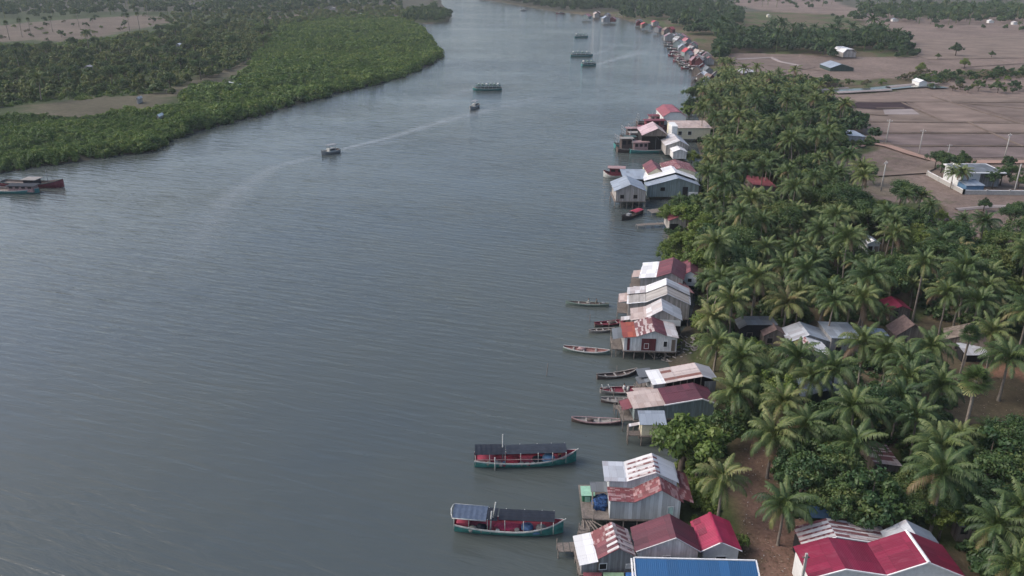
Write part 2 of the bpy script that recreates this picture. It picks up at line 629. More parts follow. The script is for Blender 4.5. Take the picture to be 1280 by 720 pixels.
M_F = [soil_mat('stubble pale', (.198, .152, .128)), soil_mat('stubble brown', (.160, .124, .106)), soil_mat('stubble mauve', (.148, .116, .108)), soil_mat('wet mud', (.045, .030, .033), .4), soil_mat('salt crust', (.27, .235, .225), .2), soil_mat('stubble tan', (.182, .142, .117))]
M_BANK = soil_mat('dike grass', (.150, .118, .098), .3)
M_ROAD = soil_mat('laterite', (.30, .20, .16), .15)
M_CANAL = water_mat('canal water', (.05, .06, .06), .15, .08)
fields = [([(1020, 118), (1165, 118), (1182, 127), (1040, 127)], 0), ([(1185, 119), (1300, 121), (1300, 127), (1190, 127)], 5),
          ([(1043, 128), (1130, 128), (1178, 152), (1075, 151), (1062, 141)], 5), ([(1140, 128), (1188, 128), (1272, 152), (1184, 152)], 0), ([(1200, 129), (1300, 129), (1300, 154), (1284, 152)], 1),
          ([(1072, 153), (1300, 155), (1300, 165), (1092, 165)], 0), ([(1094, 168), (1300, 168), (1300, 181), (1118, 181)], 2), ([(1122, 184), (1300, 184), (1300, 197), (1165, 197)], 2),
          ([(1072, 127.8), (1132, 127.8), (1146, 136.5), (1096, 137), (1056, 134)], 3), ([(1104, 137), (1140, 136), (1150, 143), (1106, 143)], 4),
          ([(1215, 99), (1300, 97), (1300, 107), (1240, 107)], 0), ([(920, 68), (985, 70), (1020, 84), (960, 94), (925, 84)], 1), ([(1090, 52), (1300, 42), (1300, 72), (1160, 74)], 5)]
for i, (poly, k) in enumerate(fields):
    z = LAND + .06 + .012 * i
    pts = [P(u, v, z) for u, v in poly]
    m = MB(); m.face(pts[::-1])
    o = m.build('rice_field', M_F[k]); o['kind'] = 'structure'
    if o.data.polygons[0].normal.z < 0: o.data.flip_normals()
for k_, pix in enumerate([[(1020, 127.5), (1180, 127.3), (1330, 128)], [(1060, 152), (1180, 152.5), (1330, 155)], [(1090, 166.5), (1330, 166)], [(1118, 182.5), (1330, 182)], [(1165, 120), (1190, 128), (1235, 142), (1290, 158)], [(1128, 128), (1152, 139), (1182, 152.5)], [(1230, 108), (1330, 108)], [(1195, 128), (1330, 140)], [(1105, 178), (1130, 186), (1165, 198)], [(1200, 84), (1330, 76)], [(1060, 141), (1110, 144)], [(1210, 152), (1240, 166), (1280, 183)], [(1240, 97), (1262, 107)], [(1095, 135), (1130, 135)], [(960, 82), (1030, 88)]]):
    strip('field_dike', pix, 1.3, 1.2, LAND + .2 + .012 * k_, M_BANK, raise_=.12)
strip('dirt_road', [(1040, 193), (1085, 178), (1110, 182), (1140, 192), (1172, 201), (1220, 202), (1340, 202)], 3, 4, LAND + .42, M_ROAD)
strip('dirt_track', [(1040, 214), (1090, 218), (1150, 214), (1172, 202)], 4, 4, LAND + .37, M_F[5])
strip('canal', [(985, 117), (1040, 113.5), (1090, 111.5), (1130, 107.5), (1160, 106.5), (1175, 110)], 5, 10, LAND + .62, M_CANAL)
for pix, w0 in (([(1002, 115), (1030, 112), (1060, 110)], 1.5), ([(1042, 116), (1085, 113.8), (1112, 112)], 3), ([(1110, 109), (1145, 105), (1170, 104)], 3.5)):
    strip('canal_bank', pix, w0, w0, LAND + .66, M_F[4], raise_=.35)
strip('field_dike', [(1195, 262), (1240, 258), (1300, 259)], 1.6, 1.6, LAND + .2, M_F[4], raise_=.3)
strip('field_dike', [(1185, 285), (1230, 290), (1290, 288)], 1.6, 1.6, LAND + .2, M_F[5], raise_=.3)
strip('field_dike', [(920, 74), (965, 72), (975, 77), (1000, 82)], 3, 3, LAND + .35, M_F[4], raise_=.3)
# far hills of trees beyond the plain are woods: see vegetation

# wakes: smoother, foamy streaks with a low swell
def wake_mat(name, a):
    t = NT(name)
    d = t.n('BsdfPrincipled')
    d.inputs['Base Color'].default_value = (.42, .45, .46, 1); d.inputs['Roughness'].default_value = .25
    tr = t.n('BsdfTransparent')
    uvn = t.n('TexCoord').outputs['UV']
    f = t.noise(t.world(.25, 1, 1, .3), .25, 5, .7)
    at = t.n('Attribute', attribute_name='foam')
    mx = t.n('MixShader')
    t.l(t.math('MULTIPLY', t.math('MULTIPLY', t.ramp(f, [(.25, 0.1), (.7, 1.0)]), at.outputs['Fac']), a), mx.inputs[0])
    t.l(tr.outputs[0], mx.inputs[1]); t.l(d.outputs[0], mx.inputs[2]); t.l(mx.outputs[0], t.out.inputs[0])
    return t.m


def wake(pix, w0, w1, a, z):
    pts = [P(u, v, z) for u, v in pix]
    V, Q, A = [], [], []
    n = 5
    fine = []
    for p, q in zip(pts[:-1], pts[1:]):
        for i in range(12): fine.append(p.lerp(q, i / 12))
    fine.append(pts[-1])
    for i, p in enumerate(fine):
        f = i / (len(fine) - 1)
        d = fine[min(i + 1, len(fine) - 1)] - fine[max(i - 1, 0)]
        nn = Vector((-d.y, d.x, 0)).normalized()
        w = w0 + (w1 - w0) * f
        for j in range(n):
            s = j / (n - 1) * 2 - 1
            V.append(p + nn * s * w / 2); A.append((1 - abs(s)) * (1 - f) ** .6 * min(1, f * 12 + .3))
        if i:
            for j in range(n - 1): Q.append(((i - 1) * n + j, i * n + j, i * n + j + 1, (i - 1) * n + j + 1))
    me = array_mesh('wake', [tuple(v) for v in V], Q, wake_mat('wake foam', a))
    at = me.attributes.new('foam', 'FLOAT', 'POINT'); at.data.foreach_set('value', np.array(A, np.float32))
    tag(link_mesh('wake', me), kind='stuff')


wake([(424, 187), (480, 174), (560, 150), (625, 134), (690, 122)], 2.5, 16, .68, .05)
wake([(424, 188), (470, 181), (520, 172)], 2, 8, .3, .07)
wake([(598, 132), (640, 127), (700, 118)], 2, 8, .4, .09)
wake([(742, 82), (770, 74), (800, 66), (815, 60)], 3, 24, .7, .05)
wake([(738, 70), (760, 62), (775, 54)], 3, 14, .45, .08)
wake([(398, 195), (340, 210), (290, 245), (255, 285), (235, 330)], 5, 16, .36, .06)
wake([(600, 108), (560, 120), (520, 140)], 4, 30, .3, .04)
# ================================================================== plants
G_COCO = [(0.0, (.018, .048, .022)), (.35, (.058, .102, .034)), (.62, (.120, .162, .050)), (.80, (.195, .205, .070)), (.92, (.20, .15, .075)), (1.0, (.13, .085, .05))]
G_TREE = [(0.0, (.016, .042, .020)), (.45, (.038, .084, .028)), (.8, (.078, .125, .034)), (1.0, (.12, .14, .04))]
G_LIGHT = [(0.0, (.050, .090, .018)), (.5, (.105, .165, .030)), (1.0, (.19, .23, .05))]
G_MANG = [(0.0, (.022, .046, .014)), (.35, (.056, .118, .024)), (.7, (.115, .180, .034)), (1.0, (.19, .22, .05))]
G_DRY = [(0.0, (.055, .050, .035)), (.5, (.10, .09, .05)), (1.0, (.15, .125, .07))]
M_COCO = m_leaf('coconut frond', G_COCO, .25, .36)
M_TREE = m_leaf('dark leaves', G_TREE, .25, .5)
M_LIGHT = m_leaf('bright leaves', G_LIGHT, .3, .4)
M_MANG = m_leaf('mangrove leaves', G_MANG, .25, .1)
M_DRYL = m_leaf('dry twigs and leaves', G_DRY, .2, .4)
M_PURP = m_leaf('purple blossom', [(0, (.05, .03, .05)), (.5, (.12, .06, .11)), (1, (.20, .11, .17))], .2, .2)
M_BARK = m_plain('palm trunk', (.22, .19, .16), .9, .3, scale=3)
M_BARK2 = m_plain('tree bark', (.10, .08, .065), .9, .35)
M_NUT = m_plain('coconut husk', (.12, .12, .04), .6, .3)


def trunk_mesh(h, r0, r1, lean, seed, mat, name='trunk'):
    q = random.Random(seed)
    a = q.uniform(0, 6.28)
    pts, rad = [], []
    for i in range(9):
        f = i / 8
        s = lean * h * (f ** 1.6)
        pts.append((math.cos(a) * s + q.uniform(-.04, .04), math.sin(a) * s + q.uniform(-.04, .04), -1.3 + (h + 1.3) * f))
        rad.append(r0 + (r1 - r0) * f + (.14 * (1 - f) ** 6))
    return MB().tube(pts, rad, 7).mesh(name, mat), Vector(pts[-1])


def frond_arrays(rg, top, az, e0, L, droop, nl, wid, tint, twist=0.0):
    """one feather leaf: a bent midrib and two rows of drooping leaflets"""
    V, Q, T = [], [], []
    ns = 9
    d = np.array([math.cos(az), math.sin(az)])
    pts = [np.array(top, float)]
    tang = []
    e = e0
    for i in range(ns):
        f = i / (ns - 1)
        e = e0 - droop * f ** 1.4
        tv = np.array([d[0] * math.cos(e), d[1] * math.cos(e), math.sin(e)])
        tang.append(tv)
        pts.append(pts[-1] + tv * L / ns)
    pts = np.array(pts); tang.append(tang[-1]); tang = np.array(tang)
    side0 = np.array([-d[1], d[0], 0.0])
    # midrib
    for i in range(ns):
        w0, w1 = .07 * (1 - i / ns) + .015, .07 * (1 - (i + 1) / ns) + .015
        b = len(V)
        V += [pts[i] - side0 * w0, pts[i] + side0 * w0, pts[i + 1] + side0 * w1, pts[i + 1] - side0 * w1]
        Q.append((b, b + 1, b + 2, b + 3)); T.append(min(1, tint + .22))
    for k in range(nl):
        f = .10 + .9 * (k + .5) / nl
        x = f * ns; i = min(int(x), ns - 1)
        p = pts[i] + (pts[i + 1] - pts[i]) * (x - i)
        tv = tang[i]
        up = np.cross(side0, tv); up = up if up[2] > 0 else -up
        ll = L * .23 * (math.sin(PI * min(1, .16 + f * .80)) ** .7) * rg.uniform(.85, 1.12)
        for s in (-1, 1):
            rise = .25 - .5 * rg.random()
            dirv = side0 * s * .80 + tv * (.45 + .35 * f) + up * rise
            dirv = dirv / np.linalg.norm(dirv)
            mid = p + dirv * ll * .5 - np.array([0, 0, .06 * ll])
            tip = p + dirv * ll * .80 - np.array([0, 0, ll * rg.uniform(.35, .80)])
            w = wid * rg.uniform(.8, 1.2)
            wv = tv * w
            b = len(V)
            V += [p - wv * .5, p + wv * .5, mid + wv * .55, mid - wv * .55, tip + wv * .12, tip - wv * .12]
            tt = min(1, max(0, tint + rg.normal(0, .05)))
            Q += [(b, b + 1, b + 2, b + 3), (b + 3, b + 2, b + 4, b + 5)]; T += [tt, tt + .03]
    return V, Q, T


def merge(parts):
    V, Q, T = [], [], []
    for v, q, t in parts:
        n = len(V)
        V += list(v); Q += [tuple(i + n for i in f) for f in q]; T += list(t)
    return np.array(V), np.array(Q), np.array(T)


def palm_crown(seed, nf=24, L=4.4, nl=22, wid=.15, base=.35):
    rg = np.random.default_rng(seed)
    parts = []
    for k in range(nf):
        g = k / (nf - 1)                 # 0 youngest spear .. 1 oldest hanging frond
        az = k * 2.39996 + rg.uniform(-.25, .25)
        e0 = math.radians(86 - 96 * g ** 1.15 + rg.uniform(-9, 9))
        droop = math.radians(rg.uniform(62, 100) + 22 * (1 - abs(g - .5) * 2) - 30 * (1 - g))
        ln = L * (.62 + .38 * min(1, g * 4)) * rg.uniform(.88, 1.08) * (1 - .15 * max(0, g - .8) * 5)
        tint = base + .12 * (1 - g) + rg.normal(0, .09)
        if g > .86 and rg.random() < .55: tint = .93
        parts.append(frond_arrays(rg, (0, 0, 0), az, e0, ln, droop, nl, wid, tint))
    return merge(parts)


def make_palm(seed, h, L=4.4, lean=.06, nf=24, nl=22, wid=.15, base=.35):
    tm, top = trunk_mesh(h, .19, .13, lean, seed, M_BARK)
    V, Q, T = palm_crown(seed, nf, L, nl, wid, base)
    cm = array_mesh('palm_crown', V + np.array(top), Q, M_COCO, T)
    m = MB()
    q = random.Random(seed)
    for k in range(7):
        a = q.uniform(0, 6.28)
        m.blob((top.x + .3 * math.cos(a), top.y + .3 * math.sin(a), top.z - .30 - q.uniform(0, .2)), (.14, .14, .18), 0, k, 6, 4, .05)
    return tm, cm, m.mesh('coconuts', M_NUT)


PALMS = [make_palm(s, h, L, ln, nf + 6, nl + 7, .10, b) for s, h, L, ln, nf, nl, b in (
    (1, 9.0, 4.5, .05, 25, 22, .38), (2, 7.2, 4.2, .10, 23, 21, .42), (3, 10.5, 4.6, .04, 26, 22, .33), (4, 5.6, 4.0, .03, 22, 20, .46),
    (5, 8.2, 4.8, .12, 24, 22, .30), (6, 11.5, 3.8, .05, 21, 20, .40), (7, 4.0, 4.2, .02, 20, 20, .40))]
PALM_H = [9.0, 7.2, 10.5, 5.6, 8.2, 11.5, 4.0]


def leaf_clumps(rg, centers, radii, per, size, tints, flat=.8):
    """numpy: leaf quads scattered in clumps"""
    n = len(centers)
    c = np.repeat(centers, per, 0); r = np.repeat(radii, per)[:, None]
    d = rg.normal(size=(n * per, 3)); d /= np.linalg.norm(d, axis=1)[:, None]
    d[:, 2] *= flat
    pos = c + d * r * rg.uniform(.45, 1.05, (n * per, 1))
    nrm = d * .8 + rg.normal(0, .5, (n * per, 3)) + np.array([0, 0, .55])
    nrm /= np.linalg.norm(nrm, axis=1)[:, None]
    a = np.cross(nrm, rg.normal(size=(n * per, 3))); a /= np.linalg.norm(a, axis=1)[:, None]
    b = np.cross(nrm, a)
    s = (size * rg.uniform(.6, 1.35, (n * per, 1)))
    a = a * s; b = b * s * .62
    V = np.stack([pos - a, pos - b * .9, pos + a, pos + b * .9], 1).reshape(-1, 3)
    Q = np.arange(n * per * 4).reshape(-1, 4)
    T = np.clip(np.repeat(tints, per) + rg.normal(0, .07, n * per), 0, 1)
    return V, Q, T


def make_tree(seed, h, rx, rz, ncl=54, per=96, size=.185, mat=None, tr=.22, lobes=5, base=.5, open_=0.0):
    """trunk, forking limbs and a crown of leaf clumps in uneven lobes"""
    rg = np.random.default_rng(seed); q = random.Random(seed)
    m = MB()
    zf = h - rz * 1.5
    zf = max(.5, zf)
    m.tube([(0, 0, -1.2), (q.uniform(-.1, .1), q.uniform(-.1, .1), zf * .5), (0, 0, zf)], [tr * 1.5, tr, tr * .8], 7)
    L = []
    for k in range(lobes):
        a = k * 2 * PI / lobes + rg.uniform(-.5, .5)
        rr = rx * rg.uniform(.35, .68)
        L.append(((rr * math.cos(a), rr * math.sin(a), h - rz * rg.uniform(.7, 1.35)), rx * rg.uniform(.40, .62), rz * rg.uniform(.5, .75), rg.normal(0, .10)))
    L.append(((rg.uniform(-.3, .3), rg.uniform(-.3, .3), h - rz * .7), rx * .55, rz * .65, .05))
    cs, rd, tn = [], [], []
    for (c, r, z, dt) in L:
        m.tube([(0, 0, zf * .9), (c[0] * .5, c[1] * .5, zf + (c[2] - zf) * .55), (c[0] * .95, c[1] * .95, c[2] + z * .3)], [tr * .6, tr * .35, tr * .12], 5)
        for _ in range(max(3, ncl // len(L))):
            d = rg.normal(size=3); d /= np.linalg.norm(d)
            if d[2] < -.35: d[2] *= -.5
            cs.append((c[0] + d[0] * r * .85, c[1] + d[1] * r * .85, c[2] + d[2] * z * .85))
            rd.append(rx * rg.uniform(.16, .30)); tn.append(base + dt + rg.normal(0, .13) + .10 * d[2])  # tint rises towards the top of each lobe
    V, Q, T = leaf_clumps(rg, np.array(cs), np.array(rd), per, size, np.array(tn))
    V[:, 2] = np.maximum(V[:, 2], .15)
    return m.mesh('trunk', M_BARK2), array_mesh('tree_crown', V, Q, mat or M_TREE, T)


TREES = [make_tree(11, 7.5, 3.6, 2.4), make_tree(12, 9.0, 4.2, 2.8, 64), make_tree(13, 6.0, 3.0, 2.2, 48), make_tree(14, 8.0, 3.2, 3.2, 56, lobes=6), make_tree(15, 10.5, 4.6, 3.4, 76, lobes=7)]
TREE_R = [(7.5, 3.6), (9, 4.2), (6, 3), (8, 3.2), (10.5, 4.6)]
LIGHTS = [make_tree(21, 6.5, 3.2, 2.6, 62, 100, .165, M_LIGHT), make_tree(22, 4.2, 2.4, 1.8, 44, 90, .15, M_LIGHT), make_tree(23, 7.8, 3.0, 3.2, 64, 96, .17, M_LIGHT)]
LIGHT_R = [(6.5, 3.2), (4.2, 2.4), (7.8, 3.0)]
SHRUBS = [make_tree(31, 2.2, 1.5, 1.1, 18, 46, .17, M_TREE, .07, 4, .5), make_tree(32, 1.7, 1.3, .8, 16, 44, .16, M_LIGHT, .06, 4, .4), make_tree(33, 2.8, 1.8, 1.4, 22, 46, .2, M_TREE, .08, 4, .42), make_tree(34, 1.9, 1.5, .9, 16, 40, .16, M_DRYL, .06, 4, .5)]


def sugar_palm(seed, h=11.0):
    rg = np.random.default_rng(seed)
    tm, top = trunk_mesh(h, .24, .19, .02, seed, M_BARK)
    V, Q, T = [], [], []
    for k in range(34):
        g = k / 33
        az = k * 2.39996; e = math.radians(85 - 125 * g)
        d = np.array([math.cos(az) * math.cos(e), math.sin(az) * math.cos(e), math.sin(e)])
        s = np.array([-math.sin(az), math.cos(az), 0]); u = np.cross(d, s)
        c = np.array(top) + d * rg.uniform(.9, 1.25)
        b = len(V); V += [np.array(top) - s * .03, np.array(top) + s * .03, c + s * .03, c - s * .03]; Q.append((b, b + 1, b + 2, b + 3)); T.append(.7)
        tt = .32 + rg.normal(0, .07) + (.4 if g > .9 else 0)
        for j in range(13):
            a = (j - 6) / 6 * 1.9
            v = d * math.cos(a) + s * math.sin(a) + u * rg.uniform(-.12, .12)
            wv = np.cross(v, u); wv = wv / np.linalg.norm(wv) * .085
            l = 1.05 * rg.uniform(.88, 1.08)
            b = len(V); V += [c - wv * .4, c + wv * .4, c + v * l + wv - np.array([0, 0, .1]), c + v * l - wv - np.array([0, 0, .1])]
            Q.append((b, b + 1, b + 2, b + 3)); T.append(tt)
    return tm, array_mesh('palm_crown', np.array(V), np.array(Q), M_COCO, np.array(T))


SUGAR = [sugar_palm(41, 10.5), sugar_palm(42, 12.5)]


def plant(kind, parts, x, y, z, scale, rz, label, cat, group=None, tilt=0):
    o = empty(kind, (x, y, z), rz, label, cat, group)
    o.scale = (scale,) * 3
    if tilt: o.rotation_euler = (tilt, 0, rz)
    names = ('trunk', 'crown', 'coconut_cluster')
    for n, me in zip(names, parts):
        link_mesh(n, me, o)
    return o


# ------------------------------------------------------------------ where plants may stand
KEEP = []        # (u0, v0, u1, v1, metres): things the photo shows in front of which no crown may come


def pix_box(x, y, z0, h, r):
    u, v, d = proj(x, y, z0 + h)
    s = F / d
    ub, vb, _ = proj(x, y, z0)
    return u - r * s, v - r * s * .85, u + r * s, max(v + r * s * .75, v), ub, vb


def allowed(x, y, z0, h, r, f=.62):
    u0, v0, u1, v1, ub, vb = pix_box(x, y, z0, h, r * f)
    for (a, b, c, d, ym) in KEEP:
        if y > ym + 2: continue
        if u0 < c and u1 > a and v0 < d and v1 > b: return False
        if a < ub < c and v1 < d and vb > b and (ub - a) > 3 and (c - ub) > 3 and h < 0: return False
    return True
# ================================================================== houses
M_SILVER = m_sheet('zinc roof', (.40, .42, .45), (.33, .33, .35), .3, .22, (.20, .13, .10), .45)
M_WHITE_R = m_sheet('new zinc roof', (.66, .66, .66), None, 0, .12, (.4, .33, .28), .4)
M_PALE_R = m_sheet('pale zinc roof', (.50, .49, .49), (.40, .36, .35), .35, .3, (.24, .15, .12), .5)
M_MAROON = m_sheet('maroon roof', (.105, .028, .040), (.085, .026, .036), .5, .12, (.06, .03, .03), .5)
M_MAROON2 = m_sheet('faded maroon roof', (.15, .045, .055), (.10, .030, .040), .4, .25, (.25, .16, .15), .55)
M_RUSTRED = m_sheet('rust red roof', (.165, .050, .055), (.29, .175, .175), .32, .45, (.10, .04, .04), .65, (.55, .26))
M_RUSTPALE = m_sheet('rust and pale roof', (.40, .34, .33), (.14, .055, .06), .42, .4, (.20, .10, .08), .65, (1.9, .30))
M_TAN = m_sheet('tan zinc roof', (.42, .345, .315), (.36, .28, .25), .4, .35, (.22, .12, .09), .6)
M_TANRUST = m_sheet('tan roof with rust rows', (.42, .36, .34), (.17, .075, .06), .22, .3, (.22, .12, .09), .6, (4.0, .7))
M_PINK = m_sheet('pink red roof', (.32, .026, .070), (.28, .022, .06), .3, .12, (.2, .05, .06), .42)
M_RED = m_sheet('crimson roof', (.185, .014, .040), (.165, .013, .036), .4, .32, (.25, .075, .105), .42)
M_ORANGE = m_sheet('orange red roof', (.27, .065, .04), (.22, .05, .04), .4, .35, (.14, .06, .05), .65)
M_BLUE = m_sheet('blue roof', (.026, .095, .215), (.022, .085, .195), .5, .14, (.06, .09, .13), .4, (1.0, 6))
M_GREYB = m_sheet('grey blue roof', (.25, .29, .34), (.22, .25, .29), .3, .15, (.2, .18, .17), .5)
M_DKGREY = m_sheet('dark grey roof', (.13, .145, .16), (.10, .11, .12), .4, .2, (.12, .09, .08), .6)
M_BROWN = m_sheet('brown tile roof', (.17, .115, .10), (.14, .095, .085), .4, .35, (.09, .06, .05), .8, (.35, .3))
M_THATCH = m_sheet('thatch roof', (.20, .165, .135), (.15, .12, .10), .5, .5, (.09, .075, .06), .95, (.5, .4))
M_GREENR = m_sheet('dark green roof', (.05, .085, .07), None, 0, .15, (.08, .07, .06), .6)
W_CORR = m_plank('corrugated cladding', (.46, .49, .50), .34, .46, .55, (.16, .14, .13), stain_amt=.35)
W_GREY = m_plank('grey boards', (.25, .255, .26), .25, .24, .8, (.10, .09, .085))
W_WHITE = m_plank('whitewashed boards', (.62, .62, .61), .14, .3, .8, (.22, .20, .19), stain_amt=.55)
W_PLAIN = m_plain('white render', (.62, .63, .62), .8, .12)
W_CREAM = m_plain('cream render', (.62, .57, .42), .8, .12)
W_WOOD = m_plank('weathered timber', (.20, .165, .14), .3, .2, .9, (.07, .06, .05))
W_PALEW = m_plank('pale timber', (.34, .32, .30), .28, .22, .85, (.12, .11, .10))
W_TEAL = m_plank('teal grey boards', (.20, .25, .25), .2, .25, .8, (.09, .09, .085))
W_RED = m_plank('maroon boards', (.12, .035, .04), .2, .3, .8, (.06, .03, .03))
W_GREEN = m_plank('green boards', (.04, .19, .10), .2, .3, .8, (.05, .07, .05))
W_DARK = m_plain('painted interior shade', (.018, .018, .020), .9, .3)  # near-black colour paints the shade inside openings and behind panes
W_DKGREEN = m_plank('dark green boards', (.035, .06, .055), .2, .3, .8, (.03, .03, .03))
W_TRIM = m_plain('white trim', (.68, .68, .67), .6, .12)
W_POST = m_plain('grey timber post', (.16, .14, .125), .9, .35)
W_CONC = m_plain('concrete', (.36, .35, .33), .9, .2)
W_RAW = m_plain('rough planks', (.16, .138, .122), .9, .35, scale=5)


HOUSES = []


class House:
    """local frame: x along the front eave, y going back, z up from the ground point below the front-left eave corner"""
    def __init__(self, name, label, fl, fr, ze, vb=None, depth=None, zf=1.7, zbase=None, cat='house', group=None, rz=None):
        a, b = P(fl[0], fl[1], ze), P(fr[0], fr[1], ze)
        self.w = (b - a).length
        self.rz = (math.atan2(b.y - a.y, b.x - a.x) if fl[1] > 330 else 0.0) if rz is None else rz
        self.d = depth if depth else P(fl[0], vb, ze).y - a.y
        self.zg = zbase
        self.root = empty(name, (a.x, a.y, 0), self.rz, label, cat, group)
        self.ze, self.zf = ze, zf
        HOUSES.append(self)

    def prof_z(self, prof, x):
        xs = [p[0] * self.w for p in prof]; zs = [self.ze + p[1] for p in prof]
        return float(np.interp(x, xs, zs))

    def roof(self, prof, bands, over=.0, th=.05, names='roof'):
        """prof: (fraction of width, rise); bands: (y0, y1, lift, [material per segment])"""
        segs = len(prof) - 1
        for (y0, y1, lift, mats) in bands:
            for i in range(segs):
                (xa, za), (xb, zb) = prof[i], prof[i + 1]
                mt = mats[i] if len(mats) > 1 else mats[0]
                if mt is None: continue
                A = Vector((xa * self.w, 0, self.ze + za + lift)); B = Vector((xb * self.w, 0, self.ze + zb + lift))
                m = MB()
                # laid as separate sheets: uneven eaves, slight overlaps
                rq = random.Random(int(abs(A.x * 91 + y0 * 57 + self.w * 1000)))
                n = max(1, round((y1 - y0) / .85)) if self.root.location.y < 300 else 1
                neat = .25 if mt.name in ('crimson roof', 'blue roof', 'pink red roof') else 1.0
                D = (B - A)
                for k in range(n):
                    ya, yb = y0 + (y1 - y0) * k / n, y0 + (y1 - y0) * (k + 1) / n
                    e = rq.uniform(0, .035) * neat * min(1, n - 1); dz = .009 * (k % 2) + rq.uniform(0, .012) * neat * min(1, n - 1)
                    fa = -e if (za < zb and i == 0) else 0; fb = 1 + e if (zb < za and i == segs - 1) else 1
                    a, b = A + D * fa, A + D * fb
                    t1, t2 = rq.uniform(-.02, .02) * neat, rq.uniform(-.02, .02) * neat
                    m.slab([(a.x, ya - .02 * (k > 0), a.z + dz), (b.x, ya - .02 * (k > 0) , b.z + dz + t1), (b.x, yb + .02 * (k < n - 1), b.z + dz + t2), (a.x, yb + .02 * (k < n - 1), a.z + dz)], th)
                m.build('roof', mt, self.root)
        return self

    def rooftilt(self, zb, mats_x, y0=0.0, y1=None, zfront=0.0, th=.05):
        """one slope falling towards the front: zb above the front eave at the back; mats_x: (x0, x1, material)"""
        y1 = self.d if y1 is None else y1
        for x0, x1, mt in mats_x:
            MB().slab([(x0, y0, self.ze + zfront), (x1, y0, self.ze + zfront), (x1, y1, self.ze + zb), (x0, y1, self.ze + zb)], th).build('roof', mt, self.root)
        return self

    def walls(self, prof, mat, y0=.25, y1=None, x0=None, x1=None, zf=None, drop=.07, name='wall'):
        y1 = self.d - .25 if y1 is None else y1
        w = self.w
        x0 = .2 if x0 is None else x0; x1 = w - .2 if x1 is None else x1
        zf = self.zf if zf is None else zf
        xs = [x0] + [p[0] * w for p in prof if x0 + .05 < p[0] * w < x1 - .05] + [x1]
        top = [(x, self.prof_z(prof, x) - drop) for x in xs]
        f = [(x, y0, z) for x, z in top]; b = [(x, y1, z) for x, z in top]
        m = MB()
        m.face([(x0, y0, zf), (x1, y0, zf)] + f[::-1])
        m.face([(x1, y1, zf), (x0, y1, zf)] + b)
        m.face([(x0, y1, zf), (x0, y0, zf), f[0], b[0]])
        m.face([(x1, y0, zf), (x1, y1, zf), b[-1], f[-1]])
        for i in range(len(f) - 1): m.face([f[i], f[i + 1], b[i + 1], b[i]])
        m.face([(x0, y0, zf), (x0, y1, zf), (x1, y1, zf), (x1, y0, zf)])
        m.build(name, mat, self.root)
        return self

    def stilts(self, nx=4, ny=3, x0=.25, x1=None, y0=.3, y1=None, z0=-1.2, deck=True, mat=None):
        x1 = self.w - .25 if x1 is None else x1; y1 = self.d - .3 if y1 is None else y1
        for i in range(nx):
            for j in range(ny):
                if j > 0 and 0 < i < nx - 1: continue
                x = x0 + (x1 - x0) * i / (nx - 1); y = y0 + (y1 - y0) * j / max(1, ny - 1)
                MB().tube([(x, y, z0), (x + .03, y, self.zf - .1)], .09, 6).build('stilt', mat or W_POST, self.root)
        if deck:
            MB().box(x0 - .2, x1 + .2, y0 - .25, y1 + .1, self.zf - .14, self.zf - .02).build('floor', W_RAW, self.root)
        return self

    def window(self, x, z, w=.8, h=.8, y=.25, side='front', frame=None, pane=None, name='window'):
        """a framed near-black box painting a dark opening, set 3 cm proud of the wall"""
        fr, pn = frame or W_TRIM, pane or W_DARK
        m = MB(); t = .07
        if side == 'front':
            f = lambda a0, a1, b0, b1, e: (a0, a1, y - e, y - .002, b0, b1)
        elif side == 'right':
            f = lambda a0, a1, b0, b1, e: (self.w - .2 + .002, self.w - .2 + e, a0, a1, b0, b1)
        else:
            f = lambda a0, a1, b0, b1, e: (.2 - e, .2 - .002, a0, a1, b0, b1)
        for a0, a1, b0, b1 in ((x - w / 2 - t, x + w / 2 + t, z + h / 2, z + h / 2 + t), (x - w / 2 - t, x + w / 2 + t, z - h / 2 - t, z - h / 2),
                               (x - w / 2 - t, x - w / 2, z - h / 2, z + h / 2), (x + w / 2, x + w / 2 + t, z - h / 2, z + h / 2)):
            m.box(*f(a0, a1, b0, b1, .07))
        wo = m.build(name, fr, self.root)
        MB().box(*f(x - w / 2, x + w / 2, z - h / 2, z + h / 2, .03)).build('pane' if name == 'window' else 'leaf', pn, wo)
        return self

    def panel(self, x0, x1, z0, z1, mat, y=.25, name='panel_or_opening', side='front', pr=.05):
        m = MB()
        if side == 'front': m.box(x0, x1, y - pr, y - .003, z0, z1)
        else: m.box(self.w - .2 + .003, self.w - .2 + pr, x0, x1, z0, z1)
        m.build(name, mat, self.root)
        return self

    def trim(self, prof, y=-.03, mat=None, th=.14, lift=0.02, right=False, x0=0, x1=1):
        m = MB()
        pts = [(p[0] * self.w, self.ze + p[1] + lift) for p in prof if x0 <= p[0] <= x1]
        for (xa, za), (xb, zb) in zip(pts[:-1], pts[1:]):
            m.face([(xa, y, za - th), (xb, y, zb - th), (xb, y, zb), (xa, y, za)])
            m.face([(xa, y + .12, za), (xa, y, za), (xb, y, zb), (xb, y + .12, zb)][::-1])
            m.face([(xa, y + .12, za - th), (xb, y + .12, zb - th), (xb, y, zb - th), (xa, y, za - th)][::-1])
            m.face([(xa, y + .12, za - th), (xa, y + .12, za), (xb, y + .12, zb), (xb, y + .12, zb - th)])
        m.build('bargeboard', mat or W_TRIM, self.root)
        return self

